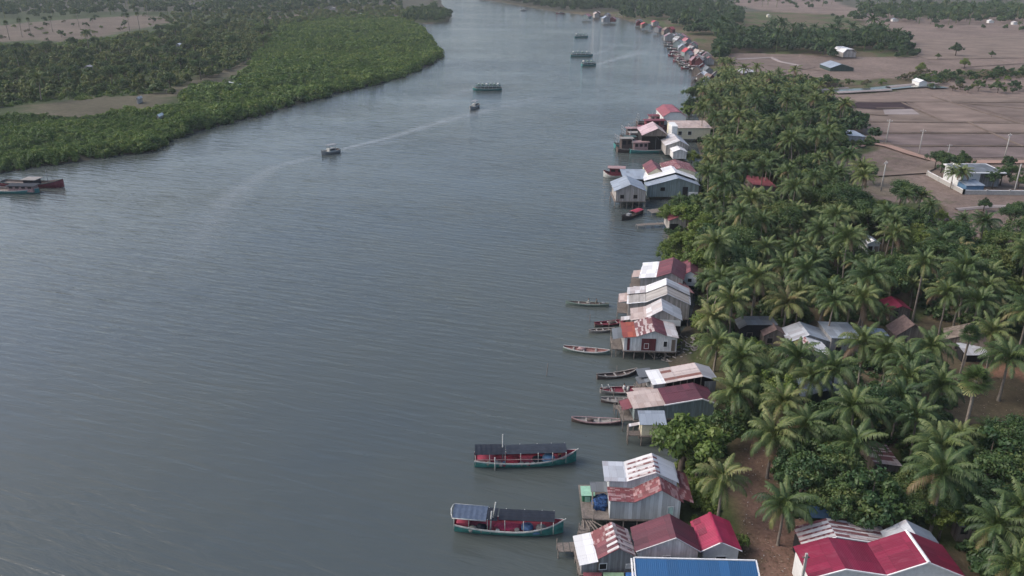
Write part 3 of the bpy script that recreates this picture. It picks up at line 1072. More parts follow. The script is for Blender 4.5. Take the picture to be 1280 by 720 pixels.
    def ridge(self, prof, i, y0=0, y1=None, mat=None):
        y1 = self.d if y1 is None else y1
        x, z = prof[i][0] * self.w, self.ze + prof[i][1]
        MB().slab([(x - .18, y0 - .02, z + .03), (x, y0 - .02, z + .09), (x, y1 + .02, z + .09), (x - .18, y1 + .02, z + .03)], .03).slab(
            [(x, y0 - .02, z + .09), (x + .18, y0 - .02, z + .03), (x + .18, y1 + .02, z + .03), (x, y1 + .02, z + .09)], .03).build('ridge_cap', mat or M_PALE_R, self.root)
        return self


def gable(r=1.4, a=.5): return [(0, 0), (a, r), (1, 0)]
# ------------------------------------------------------------------ the houses, nearest first
def keep(u0, v0, u1, v1, y): KEEP.append((u0, v0, u1, v1, y))


# long blue roof at the very bottom
h = House('stilt_house', 'house under a long bright blue metal roof with white gutters', (797, 740), (953, 744), 3.6, depth=5.4, zf=1.5)
h.d = P(804, 698, 4.8).y - h.root.location.y
h.rooftilt(1.2, [(0, h.w, M_BLUE)])
pr = [(0, 0), (1, 0)]
h.walls(pr, W_GREY, y0=.3, y1=h.d - .3, drop=.1); h.stilts(4, 2)
for x in (-.14, h.w + .02):
    MB().slab([(x, -.05, 3.68), (x + .12, -.05, 3.68), (x + .12, h.d + .1, 4.89), (x, h.d + .1, 4.89)], .16).build('gutter', W_TRIM, h.root)
MB().slab([(-.4, 0, 3.5), (-.24, 0, 3.5), (-.24, h.d + .1, 4.75), (-.4, h.d + .1, 4.75)], .14).build('gutter', W_TRIM, h.root)
MB().box(0, h.w, h.d + .02, h.d + .14, 4.72, 4.90).build('gutter', W_TRIM, h.root)

# white-sheet, rust and pale roof beside the water
h = House('stilt_house', 'stilt house with one bright white roof sheet beside rusty striped gable', (724, 702), (795, 698), 3.5, vb=668, zf=1.7)
pr = [(0, -.25), (.325, .12), (.69, 1.35), (1, .25)]
h.walls(pr, W_GREY, x0=.3); h.stilts(5, 3)
D = h.d
h.roof([(0, -.25), (.325, .10)], [(-.35, D, .05, [M_WHITE_R])])
h.roof([(.325, .14), (.69, 1.35), (1, .25)], [(0, D * .5, 0, [M_MAROON2, M_RUSTPALE]), (D * .5, D, .03, [M_RUSTRED, M_RUSTPALE])])
for k in range(5):
    y = .1 + k * D / 5.2
    xm = .50 + .015 * k
    h.roof([(xm, .12 + (xm - .325) / .365 * 1.23), (.69, 1.36), (1, .26)], [(y, y + .33, .07, [M_PALE_R, M_TAN])])
h.window(2.5, 2.5, .7, .7); h.window(5.4, 2.35, 1.0, .45, pane=W_PLAIN)
h.panel(1.9, 2.15, 1.7, 3.4, W_WOOD)

# awnings in front of it
for nm, lab, u0, u1, mt in (('awning', 'faded red sheet awning under the rusty striped house', 729, 752, M_MAROON2), ('awning', 'pale green sheet awning beside a blue tarpaulin', 754, 780, m_plain('green sheet', (.20, .30, .19))), ('tarpaulin', 'small blue tarpaulin under the rusty striped house beside blue roof', 782, 794, m_plain('blue tarp', (.05, .16, .42)))):
    a, b, c, d = P(u0, 736, 1.9), P(u1, 736, 1.9), P(u1, 715.5, 2.25), P(u0, 715.5, 2.25)
    o = empty(nm, (a.x, a.y, 0), 0, lab, 'awning' if nm == 'awning' else 'tarpaulin')
    L = Vector((a.x, a.y, 0))
    MB().slab([a - L, b - L, c - L, d - L], .04).build('cover', mt, o)
    for q in (a, b):
        MB().tube([Vector((q.x, q.y + .06, -1)) - L, Vector((q.x, q.y + .06, q.z - .03)) - L], .05, 5).build('post', W_POST, o)

# dark maroon gable
h = House('stilt_house', 'stilt house with plain dark maroon gable roof and weathered white front', (795, 690), (876, 690), 4.0, vb=659, zf=1.7)
pr = [(0, 0), (.60, 1.75), (1, 0)]
h.walls(pr, W_WHITE); h.stilts(5, 3)
h.roof(pr, [(0, h.d, 0, [M_MAROON])])
h.trim(pr, mat=m_plain('grey bargeboard', (.40, .40, .40)), th=.10)
h.window(3.2, 2.9, .7, .7)

# pink hut
h = House('hut', 'small white hut with bright pink red gable roof', (876, 690), (928, 689), 3.5, vb=652, zf=.9)
pr = [(0, 0), (.47, 1.15), (1, -.02)]
h.walls(pr, W_PLAIN, x0=.35, x1=h.w - .3); h.roof(pr, [(0, h.d, 0, [M_PINK, M_PINK])])
h.ridge(pr, 1, mat=M_PINK); h.trim(pr, th=.08)
h.window(h.w * .52, 2.35, 1.0, .62, frame=W_PLAIN)
for (x0, x1, y0, y1) in ((.35, 1.15, h.d * .45, h.d * .78), (.25, .95, h.d * .82, h.d * .97)):
    h.roof([(x0 / h.w, 1.15 * x0 / h.w / .47), (x1 / h.w, 1.15 * x1 / h.w / .47)], [(y0, y1, .035, [M_RED])], th=.02)

# corrugated hall
h = House('stilt_house', 'large corrugated metal hall with silver ridge roof and rusty red front roof band', (761, 626), (854, 628), 4.3, vb=583, zf=1.7)
pr = [(0, 0), (.35, -.15), (.70, 1.55), (1, 0)]
h.walls(pr, W_CORR); h.stilts(6, 3)
D = h.d
h.roof(pr, [(0, D * .40, 0, [M_RUSTRED])])
p2 = [(-.04, .75), (.27, .72), (.66, 2.0), (.98, .72)]
h.roof(p2, [(D * .40, D, 0, [M_SILVER, M_PALE_R, M_SILVER])])
h.walls(p2, W_CORR, y0=D * .42, y1=D - .2, x0=.25, x1=h.w - .35, zf=3.6, name='upper_wall')
for k in range(4):
    y = D * (.44 + .14 * k)
    h.roof([(.30, .83), (.66, 2.0), (.72, 1.77)], [(y, y + .28, .05, [M_RUSTPALE, M_RUSTRED])])
h.roof([(1.0, .02), (1.16, -.55)], [(D * .1, D * .95, -.02, [M_RUSTRED])])
h.window(6.9, 2.9, .55, 1.1, pane=m_plain('mint shutter', (.36, .52, .48)), frame=W_CORR)
keep(752, 565, 872, 650, 999)

# deck with nets, huts beside the hall
h = House('jetty', 'timber work deck on posts beside the corrugated hall', (728, 648), (762, 648), 1.5, vb=606, zf=1.5, cat='deck')
h.stilts(3, 3, deck=False); D = h.d
MB().box(0, h.w, 0, D, 1.38, 1.5).build('deck', W_RAW, h.root)
for k in range(5):
    MB().bar((.1 + k * .25, -.2, 1.35), (.1 + k * .62, -1.3 - .3 * k % 1, 1.25), .12).build('plank', W_RAW, h.root)
o = tag(MB().blob((0, 0, .35), (1.0, 1.25, .55), 0, 5, 12, 7, .2).blob((.5, .5, .7), (.6, .6, .4), 0, 6, 9, 6, .25).blob((-.4, -.5, .6), (.5, .6, .45), 0, 7, 9, 6, .25).build('net_pile', m_plain('blue nets', (.03, .075, .19), .9, .9, scale=5)), 'heaped blue fishing nets on the deck beside corrugated hall', 'net')
o.location = P(749, 632, 1.5); o.location.z = 1.5
a = P(742, 641, 1.5)
o = empty('net_rack', (a.x, a.y, 1.5), 0, 'dark open shelter frame over the blue nets', 'rack')
for x in (-.1, 2.2):
    for y in (-.1, 3.2): MB().bar((x, y, 0), (x, y, 1.6), .09).build('post', W_POST, o)
MB().slab([(-.2, 1.7, 1.62), (2.3, 1.7, 1.62), (2.3, 3.4, 1.75), (-.2, 3.4, 1.75)], .05).build('roof', M_DKGREY, o)
a = P(727, 632, 1.0)
o = empty('hut', (a.x, a.y, 0), 0, 'tiny pale green latrine hut on posts over the water', 'hut')
GR = m_plain('pale green sheet', (.26, .46, .34), .7, .2)
for x in (.1, 1.25):
    for y in (.1, 1.1): MB().bar((x, y, -1.2), (x, y, 1.1), .1).build('stilt', W_POST, o)
MB().box(0, 1.4, 0, 1.25, 1.0, 1.1).build('floor', W_RAW, o)
MB().box(.06, 1.34, .06, 1.2, 1.1, 2.45).build('wall', W_GREEN, o)
MB().slab([(-.1, -.15, 2.5), (1.5, -.15, 2.5), (1.5, 1.35, 2.75), (-.1, 1.35, 2.75)], .05).build('roof', GR, o)
MB().box(.35, .95, .0, .058, 1.15, 2.2).build('door', GR, o)
# footbridges and landing stages
def stage(pix, w, z, label, mat=None, rail=False):
    pts = [P(u, v, z) for u, v in pix]
    o = empty('jetty', (pts[0].x, pts[0].y, 0), 0, label, 'jetty')
    m = MB()
    L = Vector((pts[0].x, pts[0].y, 0))
    n_ = 0
    for a, b in zip(pts[:-1], pts[1:]):
        d = (b - a); n = Vector((-d.y, d.x, 0)).normalized() * w / 2
        k = max(1, int(d.length / .55))
        for i in range(k):
            p, q = a + d * (i / k) - L, a + d * ((i + .88) / k) - L
            jz = random.uniform(-.02, .02); ws = random.uniform(.88, 1.1)
            m.slab([p - n * ws + Vector((0, 0, jz)), q - n * ws + Vector((0, 0, jz)), q + n * ws + Vector((0, 0, jz)), p + n * ws + Vector((0, 0, jz))] if d.x > 0 else
                   [p + n * ws, p - n * ws, q - n * ws, q + n * ws][::-1], .06)
        for i in range(0, int(d.length / 2.0) + 1):
            c = a + d * min(1, i * 2.0 / d.length) - L
            for s in (-1, 1):
                MB().tube([(c.x + n.x * s * .85, c.y + n.y * s * .85, -1.6), (c.x + n.x * s * .85, c.y + n.y * s * .85, z + (random.uniform(.2, 1.1) if rail else -.04))], .055, 5).build('post', W_POST, o)
    m.build('deck', mat or W_RAW, o)
    return o


stage([(697, 684), (728, 683)], 1.6, .9, 'plank landing stage in front of the moored fishing boat', rail=True)
stage([(735, 650), (728, 668), (722, 690)], 1.2, 1.2, 'narrow crooked plank walk beside the white roof sheet', rail=True)
stage([(768, 509), (800, 508)], 1.1, 1.0, 'short rickety walkway beside the pale roofed house', rail=True)
stage([(796, 281), (830, 279)], 1.4, .8, 'grey plank jetty below the red covered boat')
stage([(812, 264), (834, 262)], 3.0, 1.0, 'wide timber platform below the grey roofed stilt house')
stage([(770, 436), (785, 436)], 1.0, 1.2, 'small platform in front of the orange roofed stilt house', rail=True)

# ------- group of tan and maroon roofs
h = House('stilt_house', 'stilt house with tan and maroon striped long roof behind the green tree', (792, 511), (897, 506), 3.7, vb=490, zf=1.8)
pr = [(0, 0), (.38, .35), (.81, 1.05), (1, .15)]
h.walls(pr, W_TEAL); h.stilts(6, 2)
h.roof(pr, [(0, h.d, 0, [M_TAN, M_MAROON, M_MAROON])])
h.trim([(.36, .33), (.81, 1.05), (1, .15)], x0=.36, th=.16)
h.panel(.25, 1.2, 1.9, 3.6, W_GREY)
keep(786, 482, 880, 512, 999)
h = House('stilt_house', 'open sided stilt house with white, tan and rusty roof sheets', (816, 481), (898, 477), 4.3, vb=463, zf=2.0)
pr = [(0, 0), (.20, .15), (.76, .95), (1, .15)]
h.walls(pr, W_GREY, x1=h.w * .2); h.stilts(5, 2)
h.walls(pr, W_DARK, x0=h.w * .21, x1=h.w - .3, y0=1.1, name='inner_wall')  # near-black, paints the shade under the open side
h.roof(pr, [(0, h.d, 0, [M_WHITE_R, M_TANRUST, M_SILVER])])
for k in range(6):
    x = h.w * (.22 + .105 * k)
    MB().bar((x, .35, 1.9), (x, .35, h.prof_z(pr, x) - .06), .12).build('post', W_POST, h.root)
h.panel(h.w * .8, h.w - .25, 2.0, 4.3, W_GREY)
keep(812, 450, 898, 484, 999)
h = House('stilt_house', 'cream walled stilt house with grey sloping roof behind the green tree', (801, 531), (834, 531), 3.4, depth=2.9, zf=1.6)
h.d = max(1.5, P(802, 513, 4.1).y - h.root.location.y)
h.rooftilt(.7, [(-.1, h.w, M_GREYB)])
h.walls([(0, 0), (1, 0)], W_CREAM, drop=.12); h.stilts(3, 2)
keep(798, 510, 828, 553, 999)
# covered stern porch with little pots beside
h = House('jetty', 'cluttered porch of crooked poles at the end of the open sided house', (800, 487), (816, 486), 2.0, depth=2.4, zf=2.0, cat='porch')
h.stilts(3, 2, deck=False)
MB().box(0, h.w, 0, 2.4, 1.86, 1.98).build('deck', W_RAW, h.root)
for x in (.1, h.w - .1):
    MB().bar((x, .1, 2), (x + .1, .1, 4.0), .1).build('post', W_POST, h.root)
MB().slab([(-.2, 0, 4.0), (h.w, 0, 4.05), (h.w, 2.2, 4.3), (-.2, 2.2, 4.2)], .06).build('roof', M_DKGREY, h.root)

# ------- orange-red house and the silver houses behind it
h = House('stilt_house', 'white stilt house with orange red sheets and striped rusty roof', (779, 422), (848, 422), 3.9, vb=403, zf=1.5, rz=-.05)
pr = [(0, 0), (.24, .22), (.56, 1.25), (.79, .45), (1, .1)]
h.walls(pr, W_WHITE); h.stilts(6, 2)
h.roof(pr, [(0, h.d, 0, [M_ORANGE, M_RUSTPALE, M_MAROON2, M_PALE_R])])
h.panel(h.w * .34, h.w * .60, 1.6, 3.7, W_RED)
h.panel(h.w * .08, h.w * .13, 1.6, 3.7, W_RED)
h.window(h.w * .43, 2.4, .6, .8, pane=W_PLAIN); h.window(h.w * .77, 2.8, .55, .95); h.panel(h.w * .88, h.w * .95, 1.6, 3.6, W_WOOD)
keep(775, 398, 852, 440, 999)
h = House('stilt_house', 'large pale silver roofed house with tall blank gable and green panel', (789, 399), (852, 399), 4.1, vb=384, zf=1.6, rz=-.12)
pr = [(0, -.2), (.30, .35), (.60, 1.9), (1, .2)]
h.walls(pr, W_PALEW); h.stilts(4, 2)
h.roof(pr, [(0, h.d, 0, [M_TAN, M_PALE_R, M_SILVER])])
h.panel(.3, h.w * .28, 1.9, 3.6, W_GREEN); h.panel(h.w * .28, h.w * .97, 1.8, 4.2, W_PLAIN); h.panel(h.w * .84, h.w * .98, 1.3, 3.2, W_DARK, pr=.08)  # the near-black panel paints the shade of an opening
keep(785, 378, 865, 412, 999)
h = House('stilt_house', 'long white roofed stilt house between the silver gable and maroon roof', (784, 379), (862, 379), 4.0, vb=360, zf=1.6, rz=-.14)
pr = [(0, 0), (.30, .5), (.62, 2.2), (1, .4)]
h.walls(pr, W_PALEW); h.stilts(5, 2)
h.roof(pr, [(0, h.d * .55, -.1, [M_WHITE_R, M_PALE_R, M_SILVER]), (h.d * .55, h.d, .15, [M_PALE_R, M_WHITE_R, M_SILVER])])
keep(782, 355, 865, 384, 999)
h = House('shack', 'low shack of rusty patched roof sheets against the palm grove', (847, 368), (868, 367), 3.2, vb=352, zf=1.2)
pr = [(0, 0), (.5, .6), (1, 0)]
h.walls(pr, W_PALEW); h.roof(pr, [(0, h.d, 0, [M_RUSTRED])]); h.window(h.w * .6, 2.3, .7, .7)
keep(846, 350, 869, 376, 999)
h = House('stilt_house', 'grey gabled stilt house with maroon roof and white lean to sheets', (799, 347), (854, 347), 4.2, vb=327, zf=1.8, rz=-.24)
pr = [(0, -.1), (.38, .4), (.70, 1.5), (1, .3)]
h.walls(pr, W_GREY); h.stilts(5, 2)
h.roof(pr, [(0, h.d, 0, [M_WHITE_R, M_MAROON2, M_MAROON])])
keep(797, 320, 872, 362, 999)
h = House('house', 'small white gabled house joined to the grey maroon roofed one', (853, 344), (872, 344), 4.0, vb=327, zf=1.2, rz=-.2)
h.walls(gable(.9), W_PLAIN); h.roof(gable(.9), [(0, h.d, 0, [M_MAROON2])]); h.window(h.w * .5, 3.0, .7, .7); h.panel(.3, h.w - .4, 1.2, 1.9, W_DARK)

# ------- the untidy additions of the waterside: side decks, lean-tos, loose sheets
def additions(h, seed, left=True, back=False, mats=None):
    q = random.Random(seed)
    mats = mats or [M_TAN, M_SILVER, M_MAROON2, M_DKGREY, M_PALE_R]
    if left:
        w = q.uniform(1.3, 2.2); y0, y1 = q.uniform(0, h.d * .2), h.d * q.uniform(.6, .95)
        MB().box(-w, .15, y0, y1, h.zf - .18, h.zf - .06).build('side_deck', W_RAW, h.root)
        for k in range(3):
            y = y0 + .1 + (y1 - y0 - .2) * k / 2
            MB().tube([(-w + q.uniform(0, .1), y, -1.2), (-w + .1, y + q.uniform(-.1, .1), h.zf + q.uniform(.3, 1.9))], .06, 5).build('stilt', W_POST, h.root)
        if q.random() < .7:
            ya = y0 + (y1 - y0) * q.uniform(0, .4); zt = h.ze - q.uniform(.35, .7)
            MB().slab([(-w * .9, ya, zt - .35), (.2, ya, zt), (.2, y1, zt), (-w * .9, y1, zt - .35)], .04).build('lean_to_roof', q.choice(mats), h.root)
        m = MB()
        for k in range(5): m.bar((-w + .05, y0 + q.uniform(0, y1 - y0), h.zf + .5 * (k % 2) + .35), (-w + .05 + q.uniform(-.1, .1), y0 + q.uniform(0, y1 - y0), h.zf + .5 * (k % 2) + .4), .06)
        m.build('rail', W_POST, h.root)
    if back:
        d = q.uniform(1.2, 2.2); zt = h.ze + .1
        MB().slab([(h.w * .1, h.d + .02, zt), (h.w * .8, h.d + .02, zt), (h.w * .8, h.d + d, zt - .5), (h.w * .1, h.d + d, zt - .5)], .04).build('lean_to_roof', q.choice(mats), h.root)


for i, h_ in enumerate(HOUSES):
    if h_.zf >= 1.5 and 'deck' not in h_.root.name and h_.root.location.y < 260 and h_.w > 3.2 and 'bright white roof sheet' not in h_.root['label'] and h_.root['category'] == 'house':
        additions(h_, 200 + i, True, i % 3 == 0)

# ------- houses at the bend
h = House('stilt_house', 'grey timber stilt house with light grey gable roof and two dark windows', (768, 239), (809, 240), 4.6, vb=227, zf=1.9)
pr = gable(1.7, .49)
h.walls(pr, W_PALEW, x0=.5); h.stilts(6, 2)
h.roof(pr, [(0, h.d, 0, [M_GREYB])]); h.window(h.w * .25, 3.1, .9, .9, frame=W_WOOD); h.window(h.w * .66, 3.1, .9, .9, frame=W_WOOD)
h = House('stilt_house', 'low blue grey roofed shed behind the timber stilt house', (780, 224), (811, 224), 4.2, vb=214, zf=1.7)
h.walls([(0, 0), (1, 0)], W_DARK, drop=.15); h.rooftilt(.6, [(-.1, h.w + .1, M_GREYB)]); h.stilts(4, 2)  # near-black walls paint the dark opening below the roof
h = House('house', 'cream painted gable house with dark red roof at the waterside', (809.5, 217), (832, 217), 5.2, vb=206, zf=1.4)
h.walls(gable(1.5), W_CREAM); h.roof(gable(1.5), [(0, h.d, 0, [M_MAROON2])]); h.window(h.w * .5, 3.2, 1.0, .9, frame=W_CREAM); h.stilts(3, 2)
h = House('house', 'second cream gable beside the first under the long red roof', (832, 215), (868, 213), 5.4, vb=204, zf=1.2)
h.walls(gable(1.1), W_CREAM); h.roof(gable(1.1), [(0, h.d, 0, [M_RUSTRED])])
h = House('warehouse', 'long warehouse with blue grey and white double roof', (809, 233), (875, 233), 3.8, vb=219, zf=.9)
pr = [(0, 0), (.58, 2.2), (1, .2)]
h.walls(pr, W_TEAL); h.roof(pr, [(0, h.d * .35, 0, [M_GREYB]), (h.d * .35, h.d, .5, [M_WHITE_R])]); h.window(h.w * .30, 3.0, 1.2, 1.0, frame=W_TEAL)
h.panel(h.w * .8, h.w * .97, .9, 2.2, M_WHITE_R, pr=.3); h.panel(h.w * .68, h.w * .78, .9, 3.6, W_DARK)
keep(764, 205, 876, 242, 999)
h = House('hut', 'small brown hut half hidden between the green shore trees', (836, 276), (857, 274), 3.4, vb=265, zf=.8)
h.walls(gable(.9), W_PALEW); h.roof(gable(.9), [(0, h.d, 0, [M_MAROON2, M_BROWN])]); h.panel(.4, h.w * .55, 1, 2.6, W_DARK)
keep(833, 263, 858, 281, 999)

# ------- by the moored trawlers
h = House('boat_house', 'open boat shed with pale pink gable roof over the moored trawlers', (803, 169), (832, 167), 6.0, vb=160, zf=1.0)
pr = gable(2.2, .6)
h.roof(pr, [(0, h.d, 0, [m_sheet('pale pink roof', (.50, .37, .38), (.42, .30, .32), .4, .2), M_TAN])]); h.walls(pr, W_DARK, y0=2.0); h.stilts(5, 2)  # the near-black block paints the dark inside of the shed
h.walls([(0, 0), (.6, 2.2), (1, 0)], W_WOOD, y0=.3, y1=.5, zf=5.6, name='gable_boards')
h = House('house', 'red hipped house at the point above the trawlers', (829, 146), (857, 145), 4.8, vb=136, zf=1.2)
pr = [(0, 0), (.3, 1.7), (.7, 1.7), (1, 0)]
h.walls(pr, W_PLAIN); h.roof(pr, [(0, h.d, 0, [m_sheet('dull red roof', (.26, .07, .085), (.22, .06, .07), .4, .2)])])
h = House('house', 'long cream walled house with low flat roof under the trees', (841, 160), (886, 158), 5.0, vb=152, zf=1.2)
h.walls([(0, 0), (1, 0)], W_CREAM); h.rooftilt(.4, [(-.2, h.w + .2, M_TAN)]); h.window(h.w * .2, 3.2, 1.2, 1.2); h.window(h.w * .45, 3.2, 1.2, 1.2)
h = House('house', 'tall white water tower block beside the long cream house', (840, 158), (848, 158), 8.0, vb=153, zf=1.2, cat='house')
h.walls([(0, 0), (1, 0)], W_PLAIN, y0=.1, x0=.1); h.rooftilt(.1, [(0, h.w, W_PLAIN)])
h = House('house', 'silver gable roofed house on the bank beside the trawlers', (832, 182), (860, 181), 4.2, vb=171, zf=1.2)
h.walls(gable(1.5, .6), W_PALEW); h.roof(gable(1.5, .6), [(0, h.d, 0, [M_PALE_R, M_SILVER])])
h = House('shack', 'small white shack in front of the silver gabled house', (841, 190), (858, 189), 3.4, vb=182, zf=1.2)
h.walls(gable(.8), W_WHITE); h.roof(gable(.8), [(0, h.d, 0, [M_WHITE_R])])
keep(768, 130, 862, 196, 999); keep(838, 146, 884, 166, 999)

# ------- houses in the grove
def inland(name, label, fl, fr, ze, vb, wallm, roofm, pr=None, kp=None, zf=LAND - .3, trim=False, win=True, open_=None):
    h = House(name, label, fl, fr, ze, vb=vb, zf=zf)
    pr = pr or gable(1.2)
    h.walls(pr, wallm); h.roof(pr, [(0, h.d, 0, roofm)])
    if trim: h.trim(pr)
    if win:
        h.window(h.w * .3, LAND + 1.5, .8, .9, frame=W_WOOD); h.panel(h.w * .58, h.w * .58 + .9, LAND, LAND + 2.0, W_WOOD, name='door')
    if kp: keep(*kp, 999)
    return h


inland('house', 'low grey roofed house under the palms near the shore clearing', (924, 411), (972, 411), 4.0, 400, W_DARK, [M_DKGREY, M_DKGREY], [(0, 0), (.2, .7), (1, .7)], (926, 402, 945, 416))
inland('hut', 'small brown roofed hut behind the bright green shrub', (954, 420), (986, 421), 3.6, 411, W_WOOD, [M_BROWN], kp=(958, 413, 984, 422))
inland('house', 'house with rounded pale grey roof among the palms', (986, 428), (1041, 428), 3.8, 411, W_GREY, [M_SILVER, M_GREYB], gable(1.3, .45), (992, 411, 1036, 426))
inland('house', 'boxy grey metal house with flat sheet roof between the palms', (1039, 424), (1078, 424), 4.6, 403, W_GREY, [M_GREYB], [(0, .2), (1, 0)], (1041, 403, 1076, 428))
inland('shed', 'small blue grey shed roof beside the boxy metal house', (1082, 420), (1112, 420), 3.6, 411, W_GREY, [M_GREYB], [(0, .5), (1, 0)], (1086, 411, 1110, 420))
inland('house', 'brown pointed tile roof among the palms', (1120, 420), (1161, 420), 3.8, 407, W_WOOD, [M_BROWN], gable(2.0), (1124, 400, 1158, 416))
inland('house', 'brown thatched farmhouse with a grey porch beside the bare yard', (1182, 424), (1240, 433), 3.8, 409, W_WOOD, [M_THATCH, M_BROWN], gable(1.6, .55), (1186, 408, 1240, 446))
h = House('porch', 'grey sheet porch roof in front of the thatched farmhouse', (1208, 444), (1238, 444), 3.0, vb=432, zf=LAND, cat='shed')
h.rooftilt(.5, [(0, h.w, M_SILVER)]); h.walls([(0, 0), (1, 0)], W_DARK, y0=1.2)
for x in (.15, h.w - .15): MB().bar((x, .15, LAND - .1), (x, .15, 2.95), .12).build('post', W_POST, h.root)
inland('house', 'house with patched silver and rusty roof beneath leaning palms', (1003, 446), (1042, 446), 3.8, 424, W_GREY, [M_RUSTPALE, M_WHITE_R], gable(1.0, .4), (1018, 424, 1040, 442))
inland('house', 'dark walled house with wide pale grey roof deep in the grove', (1001, 497), (1082, 503), 3.9, 474, W_DKGREEN, [M_GREYB, M_DKGREY], gable(1.4, .38), (1004, 478, 1040, 500))
inland('shed', 'narrow shed with slatted grey and brown roof in the dense grove', (1092, 583), (1128, 583), 3.4, 555, W_WOOD, [M_RUSTPALE], [(0, .5), (1, 0)], (1096, 557, 1122, 581))
inland('hut', 'little crimson roofed hut in the dark grove', (1113, 388), (1141, 388), 3.4, 375, W_WOOD, [M_RED], gable(.8), (1115, 375, 1139, 388))
inland('house', 'dusty red roofed house among the middle palms', (940, 234), (971, 234), 4.4, 222, W_WOOD, [m_sheet('dusty red roof', (.25, .07, .08), None, 0, .2)], [(0, .8), (1, 0)], (943, 222, 968, 236))
inland('house', 'small house with pale blue grey roof at the grove edge by the fields', (1060, 171), (1083, 171), 4.2, 163, W_GREY, [M_GREYB], [(0, .5), (1, 0)], (1061, 162, 1082, 174))
inland('house', 'white topped little house surrounded by brown bushes', (1084, 305), (1102, 305), 3.8, 296, W_PLAIN, [M_WHITE_R, M_GREYB], gable(.7), (1084, 295, 1103, 312))
inland('shed', 'pale shed at the bottom edge of the grove beside fan of fronds', (1198, 660), (1232, 662), 3.2, 646, W_WOOD, [M_GREYB], [(0, .3), (1, 0)], (1202, 647, 1228, 660))

# ------- the big crimson roof at the bottom
h = House('house', 'big house with joined crimson twin gable roof and white bargeboards', (1012, 724), (1208, 722), 4.4, vb=683, zf=.9)
pr = [(0, 0), (.22, 1.15), (.49, .35), (.735, 1.9), (1, .0)]
h.walls(pr, W_PLAIN)
h.roof(pr, [(0, h.d, 0, [M_RED])])
h.trim(pr, th=.15); h.ridge(pr, 3, mat=W_TRIM)
h.window(3, 2.6, 1, 1.1); h.window(10, 2.6, 1.2, 1.2)
POLE_AT = (h.root.location.x - .55, h.root.location.y + .35)
keep(1000, 652, 1206, 730, 999)
h = House('house', 'low house with rust striped white roof behind the big crimson one', (1003, 683), (1116, 683), 3.9, vb=659, zf=.9)
pr = [(0, 0), (.36, 1.2), (1, .1)]
h.walls(pr, W_DARK); h.roof(pr, [(0, h.d, 0, [M_RUSTRED, M_PALE_R])]); h.trim(pr, th=.12)
for k in range(4):
    y = .15 + k * h.d / 4.4
    h.roof(pr, [(y, y + .4, .05, [M_PALE_R, M_RUSTPALE])])
h = House('house', 'silver grey gabled house behind the big crimson roof', (1115, 686), (1178, 686), 4.2, vb=664, zf=.9)
h.walls(gable(1.5, .45), W_GREY); h.roof(gable(1.5, .45), [(0, h.d, 0, [M_SILVER, M_GREYB])])
keep(1114, 656, 1178, 690, 999)
a = P(1010, 722, LAND)
hx = POLE_AT
o = empty('utility_pole', (hx[0], hx[1], LAND), 0, 'square white concrete pole beside the crimson roofed house', 'pole')
MB().box(-.11, .11, -.11, .11, -.5, 6.0).build('post', W_CONC, o)
MB().box(-.35, .35, -.05, .05, 5.5, 5.6).build('crossbar', W_POST, o)
a = P(1002, 704, LAND)
o = empty('table', (a.x, a.y, LAND), .1, 'small white topped table at the side of the crimson roofed house', 'table')
MB().box(0, 1.4, 0, .9, .72, .78).build('tabletop', W_TRIM, o)
for x in (.08, 1.32):
    for y in (.08, .82): MB().bar((x, y, 0), (x, y, .72), .07).build('leg', W_POST, o)
o = tag(MB().slab([(0, 0, 1.6), (2.2, 0, 1.5), (2.2, 1.6, 1.9), (0, 1.6, 2.1)], .03).bar((.05, .05, 0), (.05, .05, 1.6), .06).bar((2.1, .05, 0), (2.1, .05, 1.5), .06).bar((.05, 1.5, 0), (.05, 1.5, 2.1), .06).bar((2.1, 1.5, 0), (2.1, 1.5, 1.9), .06).build('tarpaulin', m_plain('navy tarp', (.03, .07, .14))), 'dark blue tarpaulin shelter behind the rust striped roof', 'tarpaulin')
a = P(1012, 662, LAND); o.location = (a.x, a.y, LAND)

# ------- walled house in the fields
a = P(1203, 236, LAND)
h = House('house', 'white flat roofed house inside the walled garden in the fields', (1203, 217), (1256, 217), 5.2, vb=206, zf=LAND - .2)
h.walls([(0, 0), (1, 0)], W_PLAIN, x1=h.w * .45); h.walls([(0, 0), (1, 0)], W_GREY, x0=h.w * .45, y0=1.4, name='side_wall')
MB().box(-.3, h.w + .3, -.3, h.d + .3, 5.22, 5.5).build('roof', W_TRIM, h.root)
MB().box(.2, h.w - .2, .2, h.d - .2, 5.5, 5.53).build('roof_sheet', M_DKGREY, h.root)
h.panel(1, 2.4, LAND, 3.4, m_plain('blue gate', (.08, .16, .26)), name='door'); h.panel(3, 4.2, 1.6, 3.6, m_plain('blue shutter', (.09, .18, .28)), name='shutter')
keep(1203, 204, 1258, 224, 999)
h = House('house', 'little pale gatehouse beside the walled garden house', (1192, 213), (1206, 213), 4.6, vb=208, zf=LAND - .2)
h.walls(gable(1.2), W_PLAIN); h.roof(gable(1.2), [(0, h.d, 0, [M_WHITE_R])])
h = House('shed', 'blue fronted carport in the walled garden', (1208, 232), (1232, 232), 3.6, vb=226, zf=LAND - .1)
h.walls([(0, 0), (1, 0)], m_plain('blue cloth', (.08, .16, .26))); h.rooftilt(.3, [(0, h.w, M_GREYB)])
keep(1207, 226, 1234, 240, 999)


